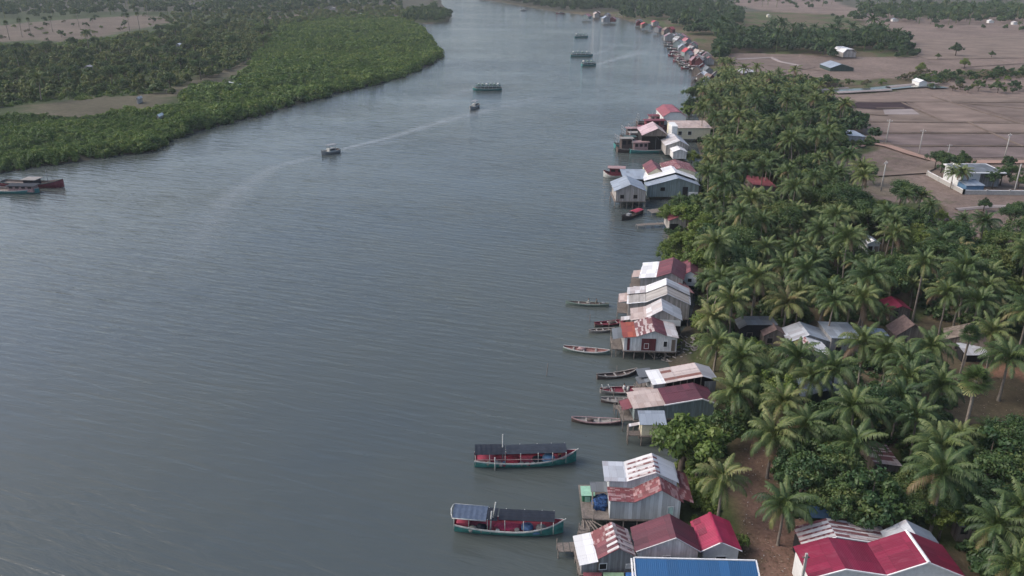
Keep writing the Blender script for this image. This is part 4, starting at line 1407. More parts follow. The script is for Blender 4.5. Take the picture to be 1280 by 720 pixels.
def fence(pix, hgt, label, z=LAND):
    pts = [P(u, v, z) for u, v in pix]
    o = empty('garden_wall', pts[0], 0, label, 'wall')
    m = MB(); c = MB()
    for a, b in zip(pts[:-1], pts[1:]):
        d = b - a; n = Vector((-d.y, d.x, 0)).normalized() * .1
        a2, b2 = a - pts[0], b - pts[0]
        up = Vector((0, 0, hgt))
        m.slab([a2 - n + up, b2 - n + up, b2 + n + up, a2 + n + up], hgt + .2)
        n *= 1.5; up2 = Vector((0, 0, hgt + .12))
        c.slab([a2 - n + up2, b2 - n + up2, b2 + n + up2, a2 + n + up2], .115)
        k = int(d.length / 5)
        for i in range(k + 1):
            p = a2.lerp(b2, i / max(1, k))
            MB().box(p.x - .2, p.x + .2, p.y - .2, p.y + .2, -.2, hgt + .35).build('pillar', W_CONC, o)
    m.build('wall', W_CONC, o); c.build('coping', W_TRIM, o)


fence([(1159, 219), (1204, 243), (1290, 244)], 1.1, 'low pale concrete wall with pillars round the garden house')

# ------- field houses
h = House('house', 'white roofed stilt barn standing before the dark tree belt', (1054, 66), (1071, 66), 4.6, vb=62, zf=2.0)
h.walls(gable(2, .5), W_PALEW); h.roof([(0, 0), (.25, 2), (.75, 2), (1, 0)], [(0, h.d, 0, [M_WHITE_R])]); h.stilts(4, 2, z0=.8)
keep(1050, 58, 1074, 72, 999)
h = House('house', 'grey gabled farmhouse with green walls at the field corner', (1038, 85), (1068, 85), 3.0, vb=80, zf=LAND - .2)
h.walls(gable(2, .45), W_DKGREEN); h.roof(gable(2, .45), [(0, h.d, 0, [M_GREYB, M_GREENR])])
keep(1036, 74, 1072, 89, 999)
h = House('shed', 'pale shed at the end of the canal among the dikes', (1149, 103), (1160, 103), 3.5, vb=100, zf=LAND)
h.walls(gable(1), W_PLAIN); h.roof(gable(1), [(0, h.d, 0, [M_WHITE_R])])
h = House('shed', 'long grey tin shed at the edge of the brown field by the river', (928, 92), (950, 93), 4, vb=87, zf=LAND)
h.walls(gable(1), W_WOOD); h.roof(gable(1), [(0, h.d, 0, [M_PALE_R])])
keep(926, 85, 950, 96, 999)

# ------- settlement along the far bend: every house its own colour of roof and wall
FAR_R = [('faded pink', m_sheet('faded pink roof', (.33, .13, .15), (.26, .09, .11), .4, .2)), ('silver', M_SILVER), ('dark grey', M_DKGREY), ('faded mauve', m_sheet('mauve roof', (.22, .13, .15), None, 0, .3)), ('dull red', M_MAROON2), ('grey', M_GREYB), ('pale tan', M_TAN), ('bright red', m_sheet('bright red roof', (.36, .05, .06), None, 0, .1)), ('brown', M_BROWN), ('rusty', M_RUSTRED)]
FAR_W = [('grey boarded', W_GREY), ('pale boarded', W_PALEW), ('timber', W_WOOD), ('teal grey', W_TEAL), ('maroon', W_RED)]
far_spots = []
q = random.Random(5)
for (u0, v0, u1, v1, n, wpx) in ((843, 43, 880, 77, 30, 10.5), (872, 76, 891, 101, 11, 11), (730, 16, 770, 22, 8, 7.5), (792, 24, 840, 38, 8, 8)):
    for i in range(n):
        f = (i + .5) / n
        far_spots.append((u0 + (u1 - u0) * f + q.uniform(-9, 9), v0 + (v1 - v0) * f + q.uniform(-4, 4), wpx * q.uniform(.75, 1.25)))
where = ['beside the open river bend', 'between its neighbours', 'close under the trees', 'nearest the moored boats']
used = {}
SECT = ['at the near end of the settlement', 'in the middle of the settlement', 'at the far end of the settlement', 'beyond the settlement, by the distant bend']
for i, (u, v, wpx) in enumerate(sorted(far_spots, key=lambda s: s[1])):
    k = q.randrange(len(FAR_R)); w = q.randrange(len(FAR_W))
    if 62 < v < 72 and q.random() < .5: k = 6
    sec = SECT[0] if v > 74 else SECT[1] if v > 56 else SECT[2] if v > 40 else SECT[3]
    for _ in range(40):
        if (k, w, sec) not in used: break
        k = q.randrange(len(FAR_R)); w = q.randrange(len(FAR_W))
    used[(k, w, sec)] = 1
    h = House('stilt_house', f'{FAR_W[w][0]} stilt house with {FAR_R[k][0]} roof {sec}', (u - wpx / 2, v), (u + wpx / 2, v + q.uniform(-.3, .3)), q.uniform(3.8, 4.8), depth=q.uniform(5, 8), zf=1.6, rz=q.uniform(-.6, .25), group='stilt houses along the far bend')
    r_ = q.uniform(1.3, 2.2)
    h.walls(gable(r_), FAR_W[w][1]); h.roof(gable(r_, q.uniform(.4, .6)), [(0, h.d, 0, [FAR_R[k][1]])]); h.stilts(3, 2)
keep(834, 38, 892, 78, 999); keep(870, 76, 893, 104, 999); keep(722, 10, 772, 26, 999); keep(790, 20, 838, 40, 999)
# houses and shrines on the left bank and in the far villages
for lab, u, v, wpx, km, wm in (('white barn roof in the clearing of the left bank mangrove', 283, 106, 19, M_WHITE_R, W_PLAIN), ('small white hut beside the white barn in the clearing', 297, 108, 8, M_WHITE_R, W_PLAIN), ('white hut at the near edge of the mangrove clearing', 197, 146, 7, M_WHITE_R, W_PLAIN),
                               ('pale hut deep in the green mangrove', 171, 124, 7, M_PALE_R, W_PLAIN), ('pair roofed pale house among left bank trees', 108, 84, 13, M_PALE_R, W_PLAIN), ('small pale house beside the dark left bank trees', 148, 87, 8, M_WHITE_R, W_PLAIN),
                               ('long pale roof behind the left bank grove', 206, 56, 8, M_PALE_R, W_PLAIN), ('white roofed house behind the left bank grove', 222, 56, 10, M_WHITE_R, W_PLAIN), ('white walled house at the far river mouth', 415, 10, 14, M_PALE_R, W_PLAIN), ('low white shed on the far river flat', 450, 18, 12, M_WHITE_R, W_WHITE),
                               ('silver roofed village house across the far plain', 245, 4, 26, M_SILVER, W_WHITE), ('grey roofed village house across the far plain', 1120, 24, 16, M_GREYB, W_WHITE), ('white village house under the far tree line', 1240, 26, 14, M_WHITE_R, W_PLAIN), ('pale roofed village house under the far tree line', 1270, 28, 12, M_PALE_R, W_WHITE), ('cream house at the far side of the brown fields', 962, 19, 10, M_PALE_R, W_CREAM)):
    wpx *= .9 if u == 283 else .5
    wm = W_PALEW if u < 500 and u != 283 else wm
    h = House('house', lab, (u - wpx / 2, v), (u + wpx / 2, v), 3.2, depth=4.5, zf=LAND - .3)
    h.walls(gable(.8), wm); h.roof(gable(.8), [(0, h.d, 0, [km])])
    keep(u - wpx / 2, v - 4, u + wpx / 2, v + (2 if u == 283 else -1), 9999)

# ------- poles along the road and in the fields
pole0 = empty('utility_pole', (0, 0, LAND), 0)
MB().tube([(0, 0, -.5), (0, 0, 8.2)], [.20, .13], 6).build('post', W_CONC, pole0)
MB().box(-.9, .9, -.06, .06, 7.5, 7.64).build('crossarm', W_CONC, pole0)
for s in (-.7, 0, .7):
    MB().tube([(s, 0, 7.64), (s, 0, 7.9)], .06, 6).build('insulator', W_TRIM, pole0)
pl = [(1107, 180, 'tall concrete utility pole at the grove edge beside the blue grey roof'), (1148, 194, 'tall concrete utility pole at the bend of the field road'), (1183, 201, 'short looking concrete utility pole beside the gatehouse'), (1255, 200, 'concrete utility pole behind the walled garden house'), (1101, 239, 'lone concrete utility pole in the bare plot by the track'), (1267, 243, 'concrete utility pole in front of the garden wall')]
for i, (u, v, lab) in enumerate(pl):
    o = pole0 if i == 0 else copy_tree(pole0)
    a = P(u, v, LAND); o.location = (a.x, a.y, LAND); o.rotation_euler.z = .25 * i - .4
    tag(o, lab, 'pole', 'utility poles round the fields')
    if i == 2: o.scale = (1, 1, .62)
    keep(u - 3, v - 30, u + 3, v, a.y)
# mooring poles in the river
sp0 = None
for i, (u, v, hh, lab) in enumerate([(683, 470, 2.2, 'thin mooring pole standing alone in open water'), (771, 470, 1.8, 'thin mooring pole beside the dark rowing boat'), (737, 402, 1.5, 'thin mooring pole by the maroon boat'), (760, 415, 2.0, 'thin mooring pole between the two narrow boats'), (778, 533, 2.4, 'thin mooring pole at the stern of the lowest grey boat'), (766, 500, 2.0, 'thin mooring pole between the moored grey boats'), (762, 255, 2.0, 'thin mooring pole below the grey timber stilt house'), (756, 246, 1.6, 'thin mooring pole off the corner of the timber stilt house')]):
    if sp0 is None:
        sp0 = MB().tube([(0, 0, -1.5), (.05, .02, 1.0)], [.07, .05], 6).build('mooring_pole', W_POST); o = sp0
    else: o = sp0.copy(); COL.objects.link(o)
    o.location = P(u, v, 0); o.scale = (1, 1, hh); o.rotation_euler = (q.uniform(-.08, .08), q.uniform(-.08, .08), 0)
    tag(o, lab, 'pole', 'mooring poles')
# dump of rubble on the shore
M_RUB = m_plain('rubble', (.22, .20, .18), .95, .45, scale=4)
M_RUB2 = m_plain('broken boards', (.30, .27, .25), .95, .4, scale=4)
m = MB()
for i in range(420):
    u, v = q.uniform(812, 872), q.uniform(425, 455)
    if (u - 842) ** 2 / 30 ** 2 + (v - 440) ** 2 / 15 ** 2 > 1: continue
    a = P(u, v, 0); z = max(-.2, land_z(a.x, a.y))
    if q.random() < .6: m.blob((a.x, a.y, z + .05), (q.uniform(.1, .35), q.uniform(.1, .3), q.uniform(.08, .22)), 0, i, 5, 3, .3)
    else:
        t_ = q.uniform(0, 3.14); l = q.uniform(.4, 1.2)
        m.bar((a.x, a.y, z + .12), (a.x + l * math.cos(t_), a.y + l * math.sin(t_), z + q.uniform(.1, .35)), .12, 1)
tag(m.build('rubble', [M_RUB, M_RUB2]), kind='stuff')
keep(816, 425, 886, 452, 999)
# ================================================================== boats
B_GREEN = m_plain('green hull paint', (.055, .22, .195), .6, .4, scale=1.6)
B_TEAL = m_plain('teal hull paint', (.05, .20, .20), .5, .25)
B_WHITE = m_plain('pale hull paint', (.42, .43, .41), .7, .3)
B_GREYW = m_plain('grey old wood', (.25, .235, .22), .85, .3)
B_DKW = m_plain('dark wet wood', (.085, .065, .06), .8, .35)
B_MAR = m_plain('maroon hull paint', (.17, .035, .05), .6, .3)
B_RED = m_plain('red deck paint', (.30, .045, .075), .65, .35, scale=2)
B_NAVY = m_plain('dark blue canvas', (.012, .017, .028), .8, .3)
B_BLUE = m_plain('faded blue canvas', (.068, .095, .145), .8, .25)
B_LBLUE = m_plain('light blue tarp', (.10, .21, .34), .6, .3)
B_PINK = m_plain('pinkish weathered paint', (.30, .20, .20), .75, .3)
B_IN = m_plain('boat inside', (.16, .13, .115), .85, .3)
B_GRN2 = m_plain('grey green paint', (.16, .21, .18), .7, .25)
B_TEAL2 = m_plain('dark teal paint', (.04, .085, .08), .6, .3)
B_STEEL = m_plain('dull steel', (.20, .21, .22), .6, .2)
ROPE = m_plain('rope', (.35, .32, .26), .9, .2)


def hull(root, L, B, D, sheer_b, sheer_s, outer, rim, inner, deck=None, keel=.35, transom=.6, n=18, dz=.45, wl=0.0):
    """lofted hull, bow towards +x, deck edge height D amidships; open inside down to the floor dz below the rim"""
    st = []
    for i in range(n + 1):
        f = i / n; x = -L / 2 + L * f
        s = f * 2 - 1
        w = B / 2 * (1 - max(0, s) ** 2.6) ** .85 if s > 0 else B / 2 * (1 - (1 - transom) * (-s) ** 2.2)
        w = max(w, .03)
        z = D + (sheer_b * max(0, s) ** 2.2 if s > 0 else sheer_s * (-s) ** 2.0)
        st.append((x, w, z))
    m = MB()
    def sec(k):
        x, w, z = st[k]
        f = k / n
        kz = -keel * (1 - max(0, f - .72) / .28 * .9) + max(0, f - .8) * 1.2 * D
        return [(x, -w, z), (x, -w * .95, z * .55), (x, -w * .62, kz * .6), (x, 0, kz), (x, w * .62, kz * .6), (x, w * .95, z * .55), (x, w, z)]
    for k in range(n):
        a, b = sec(k), sec(k + 1)
        for j in range(6): m.face([a[j], a[j + 1], b[j + 1], b[j]][::-1], 0, False)
    m.face(sec(0))
    ho = m.build('hull', outer, root)
    g = MB(); d = MB(); t = .07
    for k in range(n):
        (x0, w0, z0), (x1, w1, z1) = st[k], st[k + 1]
        for s in (-1, 1):
            g.face([(x0, s * (w0 + .05), z0 + .05), (x1, s * (w1 + .05), z1 + .05), (x1, s * max(w1 - .08, 0), z1 + .05), (x0, s * max(0, w0 - .08), z0 + .05)][::(-1 if s > 0 else 1)])
            g.face([(x0, s * (w0 + .05), z0 - .10), (x1, s * (w1 + .05), z1 - .10), (x1, s * (w1 + .05), z1 + .05), (x0, s * (w0 + .05), z0 + .05)][::(-1 if s > 0 else 1)])
            wi0, wi1 = max(0, w0 - .08), max(0, w1 - .08)
            d.face([(x0, s * wi0, z0 + .05), (x1, s * wi1, z1 + .05), (x1, s * wi1 * .95, z1 - dz), (x0, s * wi0 * .95, z0 - dz)][::(-1 if s > 0 else 1)], 1)
        wi0, wi1 = max(0, w0 - .08) * .95, max(0, w1 - .08) * .95
        d.face([(x0, -wi0, z0 - dz), (x1, -wi1, z1 - dz), (x1, wi1, z1 - dz), (x0, wi0, z0 - dz)], 0)
    g.build('gunwale', rim, root)
    x, w, z = st[0]
    d.face([(x + .03, -w, z + .05), (x + .03, w, z + .05), (x + .03, w * .9, z - dz), (x + .03, -w * .9, z - dz)], 1)
    d.build('deck', [deck or inner, inner], root)
    return st


def boat_root(name, label, u0, v0, u1, v1, z=0.0, cat='boat', group=None):
    """bow at the second pixel"""
    a, b = P(u0, v0, z), P(u1, v1, z)
    c = (a + b) / 2
    o = empty(name, (c.x, c.y, 0), math.atan2(b.y - a.y, b.x - a.x), label, cat, group)
    return o, (b - a).length


def canopy(root, x0, x1, w, z0, z1, mat, sag=.05, n=6, name='canopy'):
    """cloth stretched over hoops: slightly arched across, sagging between the hoops"""
    m = MB()
    rows = []
    for i in range(n * 2 + 1):
        f = i / (n * 2); x = x0 + (x1 - x0) * f; z = z0 + (z1 - z0) * f - (sag * .5 if i % 2 else 0)
        rows.append([(x, -w / 2, z - .16), (x, -w / 4, z), (x, 0, z + .05), (x, w / 4, z), (x, w / 2, z - .16)])
    for a, b in zip(rows[:-1], rows[1:]):
        for j in range(4):
            m.face([a[j], b[j], b[j + 1], a[j + 1]], 0, True)
            m.face([(p[0], p[1], p[2] - .03) for p in (a[j + 1], b[j + 1], b[j], a[j])], 0, True)
    return m.build(name, mat, root)


def posts(root, xs, w, zb, zt, mat, r=.04):
    for x in xs:
        for s in (-1, 1):
            MB().tube([(x, s * w / 2, zb), (x, s * w / 2, zt)], r, 5).build('canopy_post', mat, root)


def at_boat(root, lx, ly, z):
    M = Matrix.Translation(root.location) @ Matrix.Rotation(root.rotation_euler.z, 4, 'Z')
    return M @ Vector((lx, ly, z))


def cargo(name, label, cat, root, lx, ly, z, r, mat, seed, n=10):
    o = MB().blob((0, 0, r[2] * .85), r, 0, seed, n, 6, .16).build(name, mat)
    o.location = at_boat(root, lx, ly, z); o.rotation_euler.z = root.rotation_euler.z
    return tag(o, label, cat)


def crate(label, root, lx, ly, z, s, mat):
    p = at_boat(root, lx, ly, z)
    o = empty('crate', p, root.rotation_euler.z + .2, label, 'crate')
    m = MB().box(-s, s, -s * .7, s * .7, 0, s * .9); m.build('body', mat, o)
    m = MB()
    for zz in (s * .3, s * .7): m.box(-s - .02, s + .02, -s * .7 - .02, s * .7 + .02, zz - .03, zz + .03)
    m.build('slats', B_GREYW, o)


# --- two green fishing boats by the landing stage
def fishing_boat(label, u0, v0, u1, v1, kind):
    r, L = boat_root('fishing_boat', label, u0, v0, u1, v1)
    st = hull(r, L, 2.6, .75, 1.05, .35, B_GREEN, B_WHITE, B_RED, B_RED, .4, .75, 22, .42)
    m = MB()
    m.tube([(L / 2 - .15, 0, 1.5), (L / 2 + .25, 0, 2.0)], .06, 5).build('stem_post', B_WHITE, r)
    return r, L


r, L = fishing_boat('green hulled fishing boat with long dark blue canopy and light blue tarpaulin on deck', 593, 580, 720, 577, 0)
canopy(r, -L / 2 + .1, -L / 2 + L * .30, 2.3, 2.35, 2.3, B_NAVY); canopy(r, -L / 2 + L * .31, L / 2 - L * .1, 2.1, 2.25, 2.3, m_plain('slate canvas', (.024, .032, .046), .8, .3))
posts(r, [-L / 2 + .15, -L * .35, -L * .2, -L * .05, L * .12, L * .26, L * .39], 2.15, .6, 2.18, B_WHITE)
MB().tube([(-L * .22, .2, .5), (-L * .22, .2, 4.2)], [.11, .08], 6).build('mast', B_WHITE, r)
MB().tube([(-L * .30, -1.45, -.5), (-L * .30, -1.45, 1.9)], .07, 6).build('side_pole', B_WHITE, r)
for s in (-1, 1): MB().tube([(-L / 2 + .1, s * 1.1, 1.35), (L * .36, s * 1.15, 1.25), (L * .47, s * .4, 1.6)], .045, 5).build('handrail', B_PINK, r)
MB().box(-L * .47, -L * .30, -.7, .7, .35, 1.15).build('engine_box', B_RED, r)
cargo('tarpaulin', 'light blue tarpaulin heaped near the bow under the canopy edge', 'tarpaulin', r, L * .22, -.5, .4, (.85, .7, .65), B_LBLUE, 3)
cargo('net_pile', 'red bundle of nets amidships on the boat with light blue tarpaulin', 'net', r, -L * .12, -.4, .35, (1.0, .75, .5), m_plain('red net', (.30, .03, .05), .9, .5, scale=6), 4)
cargo('net_pile', 'dark net bundle beside the light blue tarpaulin', 'net', r, L * .12, -.4, .35, (.75, .65, .5), B_NAVY, 5)
cargo('net_pile', 'pale bundle of rope near the stern of the upper fishing boat', 'rope', r, -L * .36, -.85, .4, (.4, .3, .3), ROPE, 8)
for k, (x, lab) in enumerate(((-.24, 'pale crate beside the red nets, nearer the stern'), (-.06, 'pale crate on the deck between red and dark nets'), (.08, 'pale crate beside the dark net bundle'))):
    crate(lab, r, x * L, -.9, .35, .28, B_PINK if k != 2 else B_WHITE)
BOAT1 = (r, L)
r, L = fishing_boat('green hulled fishing boat with half faded blue canopy moored at the landing stage', 569, 659, 704, 666, 1)
canopy(r, -L / 2 - .1, -L / 2 + L * .30, 2.5, 2.45, 2.3, B_BLUE); canopy(r, -L / 2 + L * .30, -L / 2 + L * .40, 2.2, 2.3, 2.25, B_NAVY); canopy(r, -L / 2 + L * .41, L / 2 - L * .08, 1.9, 2.3, 2.35, B_NAVY)
posts(r, [-L / 2 + .05, -L * .36, -L * .19, -L * .03, L * .14, L * .30, L * .41], 2.1, .6, 2.15, B_WHITE)
for s in (-1, 1): MB().tube([(-L / 2 - .25, s * .8, 2.5), (-L / 2 - .1, s * 1.25, 2.25), (-L * .2, s * 1.25, 2.1)], .07, 6).build('canopy_rail', B_WHITE, r)
MB().tube([(-L / 2 - .25, -.8, 2.5), (-L / 2 - .35, 0, 2.6), (-L / 2 - .25, .8, 2.5)], .07, 6).build('canopy_rail', B_WHITE, r)
MB().tube([(-L * .165, -.9, .5), (-L * .15, -.9, 3.2)], [.1, .08], 6).build('mast', B_WHITE, r)
MB().tube([(-L * .14, -.7, 2.0), (-L * .115, -.6, 4.2)], [.09, .07], 6).build('mast', B_WHITE, r)
MB().box(-L * .48, -L * .36, -.8, .8, .35, 1.25).build('engine_box', B_RED, r)
cargo('tarpaulin', 'blue tarpaulin bundle near the bow of the moored fishing boat', 'tarpaulin', r, L * .17, -.4, .4, (.7, .6, .5), m_plain('dull blue tarp', (.07, .13, .25), .7, .4), 13)
cargo('net_pile', 'dark coil of nets under the faded blue canopy', 'net', r, -L * .25, -.6, .35, (.7, .5, .4), B_NAVY, 14)
cargo('net_pile', 'pale heap of rope under the faded blue canopy beside engine box', 'rope', r, -L * .33, -.8, .35, (.5, .35, .35), ROPE, 15)
cargo('net_pile', 'broad crimson net spread over the middle of the moored fishing boat', 'net', r, -L * .0, -.15, .36, (1.6, .8, .22), m_plain('crimson net', (.33, .035, .085), .9, .4, scale=5), 16)
cargo('net_pile', 'grey rope heap at the bow of the moored fishing boat', 'rope', r, L * .30, -.3, .55, (.6, .45, .35), B_GREYW, 17)
crate('pale crate beside the crimson net on the moored fishing boat', r, L * .09, -.95, .35, .26, B_WHITE); crate('rust coloured crate between crimson net and blue bundle', r, L * .13, -.85, .35, .24, B_MAR)
BOAT2 = (r, L)

# fish baskets, floats and coils lying about both decks
def basket_mesh(seed):
    m = MB()
    m.tube([(0, 0, 0), (0, 0, .16), (0, 0, .30)], [.16, .21, .23], 8)
    return m


bm = [basket_mesh(0).mesh('basket', B_GREYW), basket_mesh(0).mesh('basket', B_LBLUE), basket_mesh(0).mesh('basket', B_WHITE), basket_mesh(0).mesh('basket', B_MAR)]
q = random.Random(21)
for (r, L), nm in ((BOAT1, 'the boat with the light blue tarpaulin'), (BOAT2, 'the boat with the faded blue canopy')):
    for k in range(16):
        o = link_mesh('basket', bm[k % 4])
        o.location = at_boat(r, L * q.uniform(-.36, .28), q.uniform(-1.12, -.5), .36)
        o.scale = (q.uniform(.8, 1.3),) * 3
        tag(o, 'round basket among the gear on the deck of ' + nm, 'basket', 'deck baskets of ' + nm)

# --- narrow wooden boats drawn up along the stilt houses
def canoe(label, u0, v0, u1, v1, B, outer, rim, inner, sheer=.35, extra=None):
    r, L = boat_root('wooden_boat', label, u0, v0, u1, v1, group='narrow wooden boats moored along the stilt houses')
    hull(r, L, B, .42, sheer, sheer * .7, outer, rim, inner, None, .25, .35, 16, .26)
    for x in (-.28, -.05, .2):
        MB().box(L * x - .12, L * x + .12, -B * .46, B * .46, .38, .43).build('thwart', B_GREYW, r)
    if extra: extra(r, L)
    return r, L


def motor(r, L):
    MB().box(-L * .40, -L * .40 + .55, -.2, .2, .25, .75).build('engine', B_STEEL, r)
    MB().tube([(-L * .40, 0, .6), (-L * .56, 0, -.15)], .035, 5).build('propeller_shaft', B_STEEL, r)


def hoop(r, L):
    for x in (-.46, -.34):
        MB().tube([(L * x, -.55, .5), (L * x, -.55, 1.1), (L * x, .55, 1.1), (L * x, .55, .5)], .05, 5).build('frame', B_WHITE, r)
    MB().tube([(L * -.46, -.55, 1.1), (L * -.34, -.55, 1.1)], .05, 5).build('frame', B_WHITE, r)


S1 = canoe('grey green narrow boat carrying people in open water', 761, 383, 707, 380, 1.3, B_GRN2, B_GRN2, B_IN, .25, motor)
S2 = canoe('dark maroon boat with a low load beside the orange roofed house', 743, 408, 782, 404, 1.5, B_DKW, B_MAR, B_MAR, .35)
S3 = canoe('slim plain grey boat just below the dark maroon one', 768, 413.5, 736, 416, 1.0, B_GREYW, B_GREYW, B_IN, .2)
S4 = canoe('pale rimmed boat with reddish inside lying off the orange roofed house', 704, 437, 762, 443, 1.7, B_GRN2, B_WHITE, m_plain('reddish planks', (.22, .11, .10), .8, .3), .35)
S5 = canoe('dark wooden boat with its bow raised towards shore', 746, 474, 796, 467.5, 1.3, B_DKW, B_GREYW, B_DKW, .6)
S6 = canoe('large grey boat with a white hoop frame at its stern', 750, 491, 816, 489, 1.9, B_GREYW, B_GREYW, B_MAR, .4, hoop)
S7 = canoe('short brownish boat tucked below the large grey one', 751, 502, 792, 503.5, 1.4, B_DKW, B_GREYW, B_GREYW, .3)
S8 = canoe('lowest narrow grey boat lying apart from the stilt houses', 776, 530, 714, 527, 1.4, B_DKW, B_PINK, B_GREYW, .35)
cargo('net_pile', 'dark folded net in the dark maroon boat', 'net', S2[0], .3, 0, .2, (.8, .45, .3), B_DKW, 31)
cargo('net_pile', 'pale bundle lying in the pale rimmed boat', 'net', S4[0], -.8, .1, .2, (.7, .4, .3), B_PINK, 32)
cargo('net_pile', 'small white sack in the large grey boat', 'sack', S6[0], .2, -.2, .2, (.25, .22, .45), B_WHITE, 33)
cargo('net_pile', 'dark lump of net in the lowest narrow grey boat', 'net', S8[0], .8, 0, .2, (.5, .3, .25), B_DKW, 34)

# boat with red cover at the bend, its dark bow pointing at the viewer
r, L = boat_root('wooden_boat', 'dark boat with a bright red cover below the timber stilt house', 801, 266, 777, 276)
hull(r, L, 2.2, .7, .6, .2, B_DKW, B_DKW, B_DKW, None, .4, .7, 16, .35)
canopy(r, -L * .46, -L * .02, 1.9, 1.25, 1.35, B_RED, name='cover'); posts(r, [-L * .45, -L * .24, -L * .03], 1.8, .6, 1.2, B_GREYW)
MB().box(L * .08, L * .2, -.5, .5, .5, 1.1).build('engine_box', B_STEEL, r)
MB().tube([(L * .42, 0, 1.0), (L * .56, 0, 2.2)], .06, 5).build('bow_pole', B_GREYW, r)


def trawler(label, u0, v0, u1, v1, B, D, outer, rim, house_mat, roof_mat, cab=(-.35, .05), masts=(.2,), h=2.3, frame=True, group=None, sheer=1.0):
    r, L = boat_root('trawler', label, u0, v0, u1, v1, cat='fishing boat', group=group)
    hull(r, L, B, D, sheer, .35, outer, rim, B_IN, None, .5, .75, 18, .5)
    x0, x1 = L * cab[0], L * cab[1]
    MB().box(x0, x1, -B * .33, B * .33, D - .45, D + h - .2).build('wheelhouse', house_mat, r)
    m = MB()
    k = max(2, int((x1 - x0) / 1.4))
    for i in range(k):
        xa = x0 + (x1 - x0) * (i + .2) / k; xb = x0 + (x1 - x0) * (i + .8) / k
        for s in (-1, 1):
            y = s * (B * .33 + .012)
            m.box(xa, xb, min(y, y - s * .03), max(y, y - s * .03), D + h * .42, D + h * .78)
    m.build('window', W_DARK, r)
    MB().slab([(x0 - .5, -B * .42, D + h), (x1 + .6, -B * .42, D + h), (x1 + .6, B * .42, D + h), (x0 - .5, B * .42, D + h)], .14).build('roof', roof_mat, r)
    for f in masts:
        MB().tube([(L * f, 0, D - .4), (L * f, 0, D + h + 2.6)], [.09, .05], 6).build('mast', B_STEEL, r)
        MB().tube([(L * f, 0, D + h + 1.6), (L * f + 2.2, 0, D + h * .6)], .05, 5).build('boom', B_STEEL, r)
    if frame:
        xs = -L * .46
        for s in (-1, 1):
            MB().tube([(xs, s * B * .36, D - .3), (xs, s * B * .36, D + h + .6)], .09, 6).build('gantry', B_STEEL, r)
        MB().tube([(xs, -B * .36, D + h + .6), (xs, B * .36, D + h + .6)], .09, 6).build('gantry', B_STEEL, r)
        MB().tube([(xs, -B * .36, D + h - .3), (xs, B * .36, D + h - .3)], .07, 6).build('gantry', B_STEEL, r)
    return r, L


trawler('red and white boat with long cabin beside the blue grey shed', 782, 222, 754, 221, 3.6, 1.0, B_WHITE, B_MAR, B_MAR, B_PINK, (-.40, .22), (), 2.0, False)
trawler('long trawler with pale green waterline under the open boat shed', 787, 191, 840, 190, 4.0, 1.1, B_TEAL, B_WHITE, B_PINK, B_PINK, (-.42, -.1), (.1,), 2.6)
trawler('dark wooden trawler at the outer end of the moored row', 771, 190, 800, 189, 3.6, 1.2, B_DKW, B_GREYW, B_DKW, B_GREYW, (-.35, .1), (), 3.4)
trawler('teal hulled trawler with two tall gantries at the outer end of the row', 768, 185, 800, 184, 3.6, 1.2, B_TEAL, B_GREYW, B_STEEL, B_TEAL2, (-.1, .25), (-.25, .1), 2.6)
trawler('dark trawler poking out above the teal hulled one', 776, 175, 812, 174, 3.8, 1.2, B_DKW, B_PINK, B_DKW, B_PINK, (-.3, .1), (-.1,), 3.0)
trawler('grey trawler moored second in the row behind the dark one', 778, 181, 812, 180, 3.8, 1.2, B_GREYW, B_PINK, B_PINK, B_GREYW, (-.25, .1), (.2,), 3.0)
trawler('steel framed trawler behind the boat shed with maroon cabin', 784, 172, 826, 171, 4.0, 1.2, B_DKW, B_GREYW, B_MAR, B_MAR, (-.15, .35), (-.3,), 2.8)
trawler('maroon trawler tied beside the red hipped house', 794, 164, 834, 163, 4.2, 1.2, B_MAR, B_PINK, B_MAR, B_MAR, (-.2, .35), (0.0, .3), 2.8)
trawler('farthest trawler of the moored row with tall gantry', 796, 157, 830, 156, 4.0, 1.2, B_DKW, B_GREYW, B_PINK, B_MAR, (-.05, .3), (.15,), 2.6)

# --- at the left bank
trawler('teal hulled boat with pinkish cabin sides at the mangrove edge', -20, 240, 50, 241, 3.8, .9, B_TEAL, B_WHITE, B_PINK, B_NAVY, (.0, .44), (), 1.3, False, sheer=.5)
trawler('maroon boat with raised bow behind the teal hulled one', 4, 232, 81, 234, 4.2, 1.1, B_MAR, B_TEAL2, B_NAVY, B_GREYW, (-.1, .08), (.25,), 1.2, False, sheer=1.3)

# --- boats under way
def launch(label, u0, v0, u1, v1, outer, B=2.6, D=.8, roof=B_STEEL, cab=(-.25, .12), group=None, h=1.9):
    r, L = boat_root('motor_launch', label, u0, v0, u1, v1, cat='boat', group=group)
    hull(r, L, B, D, .7, .2, outer, B_WHITE, B_IN, None, .4, .75, 14, .4)
    x0, x1 = L * cab[0], L * cab[1]
    MB().box(x0, x1, -B * .3, B * .3, D - .35, D + .8).build('cabin', B_WHITE, r)
    m = MB()
    for s in (-1, 1): m.box(x0 + .3, x1 - .3, s * B * .31 - .03, s * B * .31 + .03, D + .25, D + .7)
    m.build('window', W_DARK, r)
    for x in (x0 + .1, x1 - .1):
        for s in (-1, 1): MB().tube([(x, s * B * .28, D + .75), (x, s * B * .28, D + h)], .05, 5).build('canopy_post', B_STEEL, r)
    MB().slab([(x0 - .5, -B * .38, D + h + .1), (x1 + .3, -B * .38, D + h + .1), (x1 + .3, B * .38, D + h + .1), (x0 - .5, B * .38, D + h + .1)], .12).build('canopy', roof, r)
    return r, L


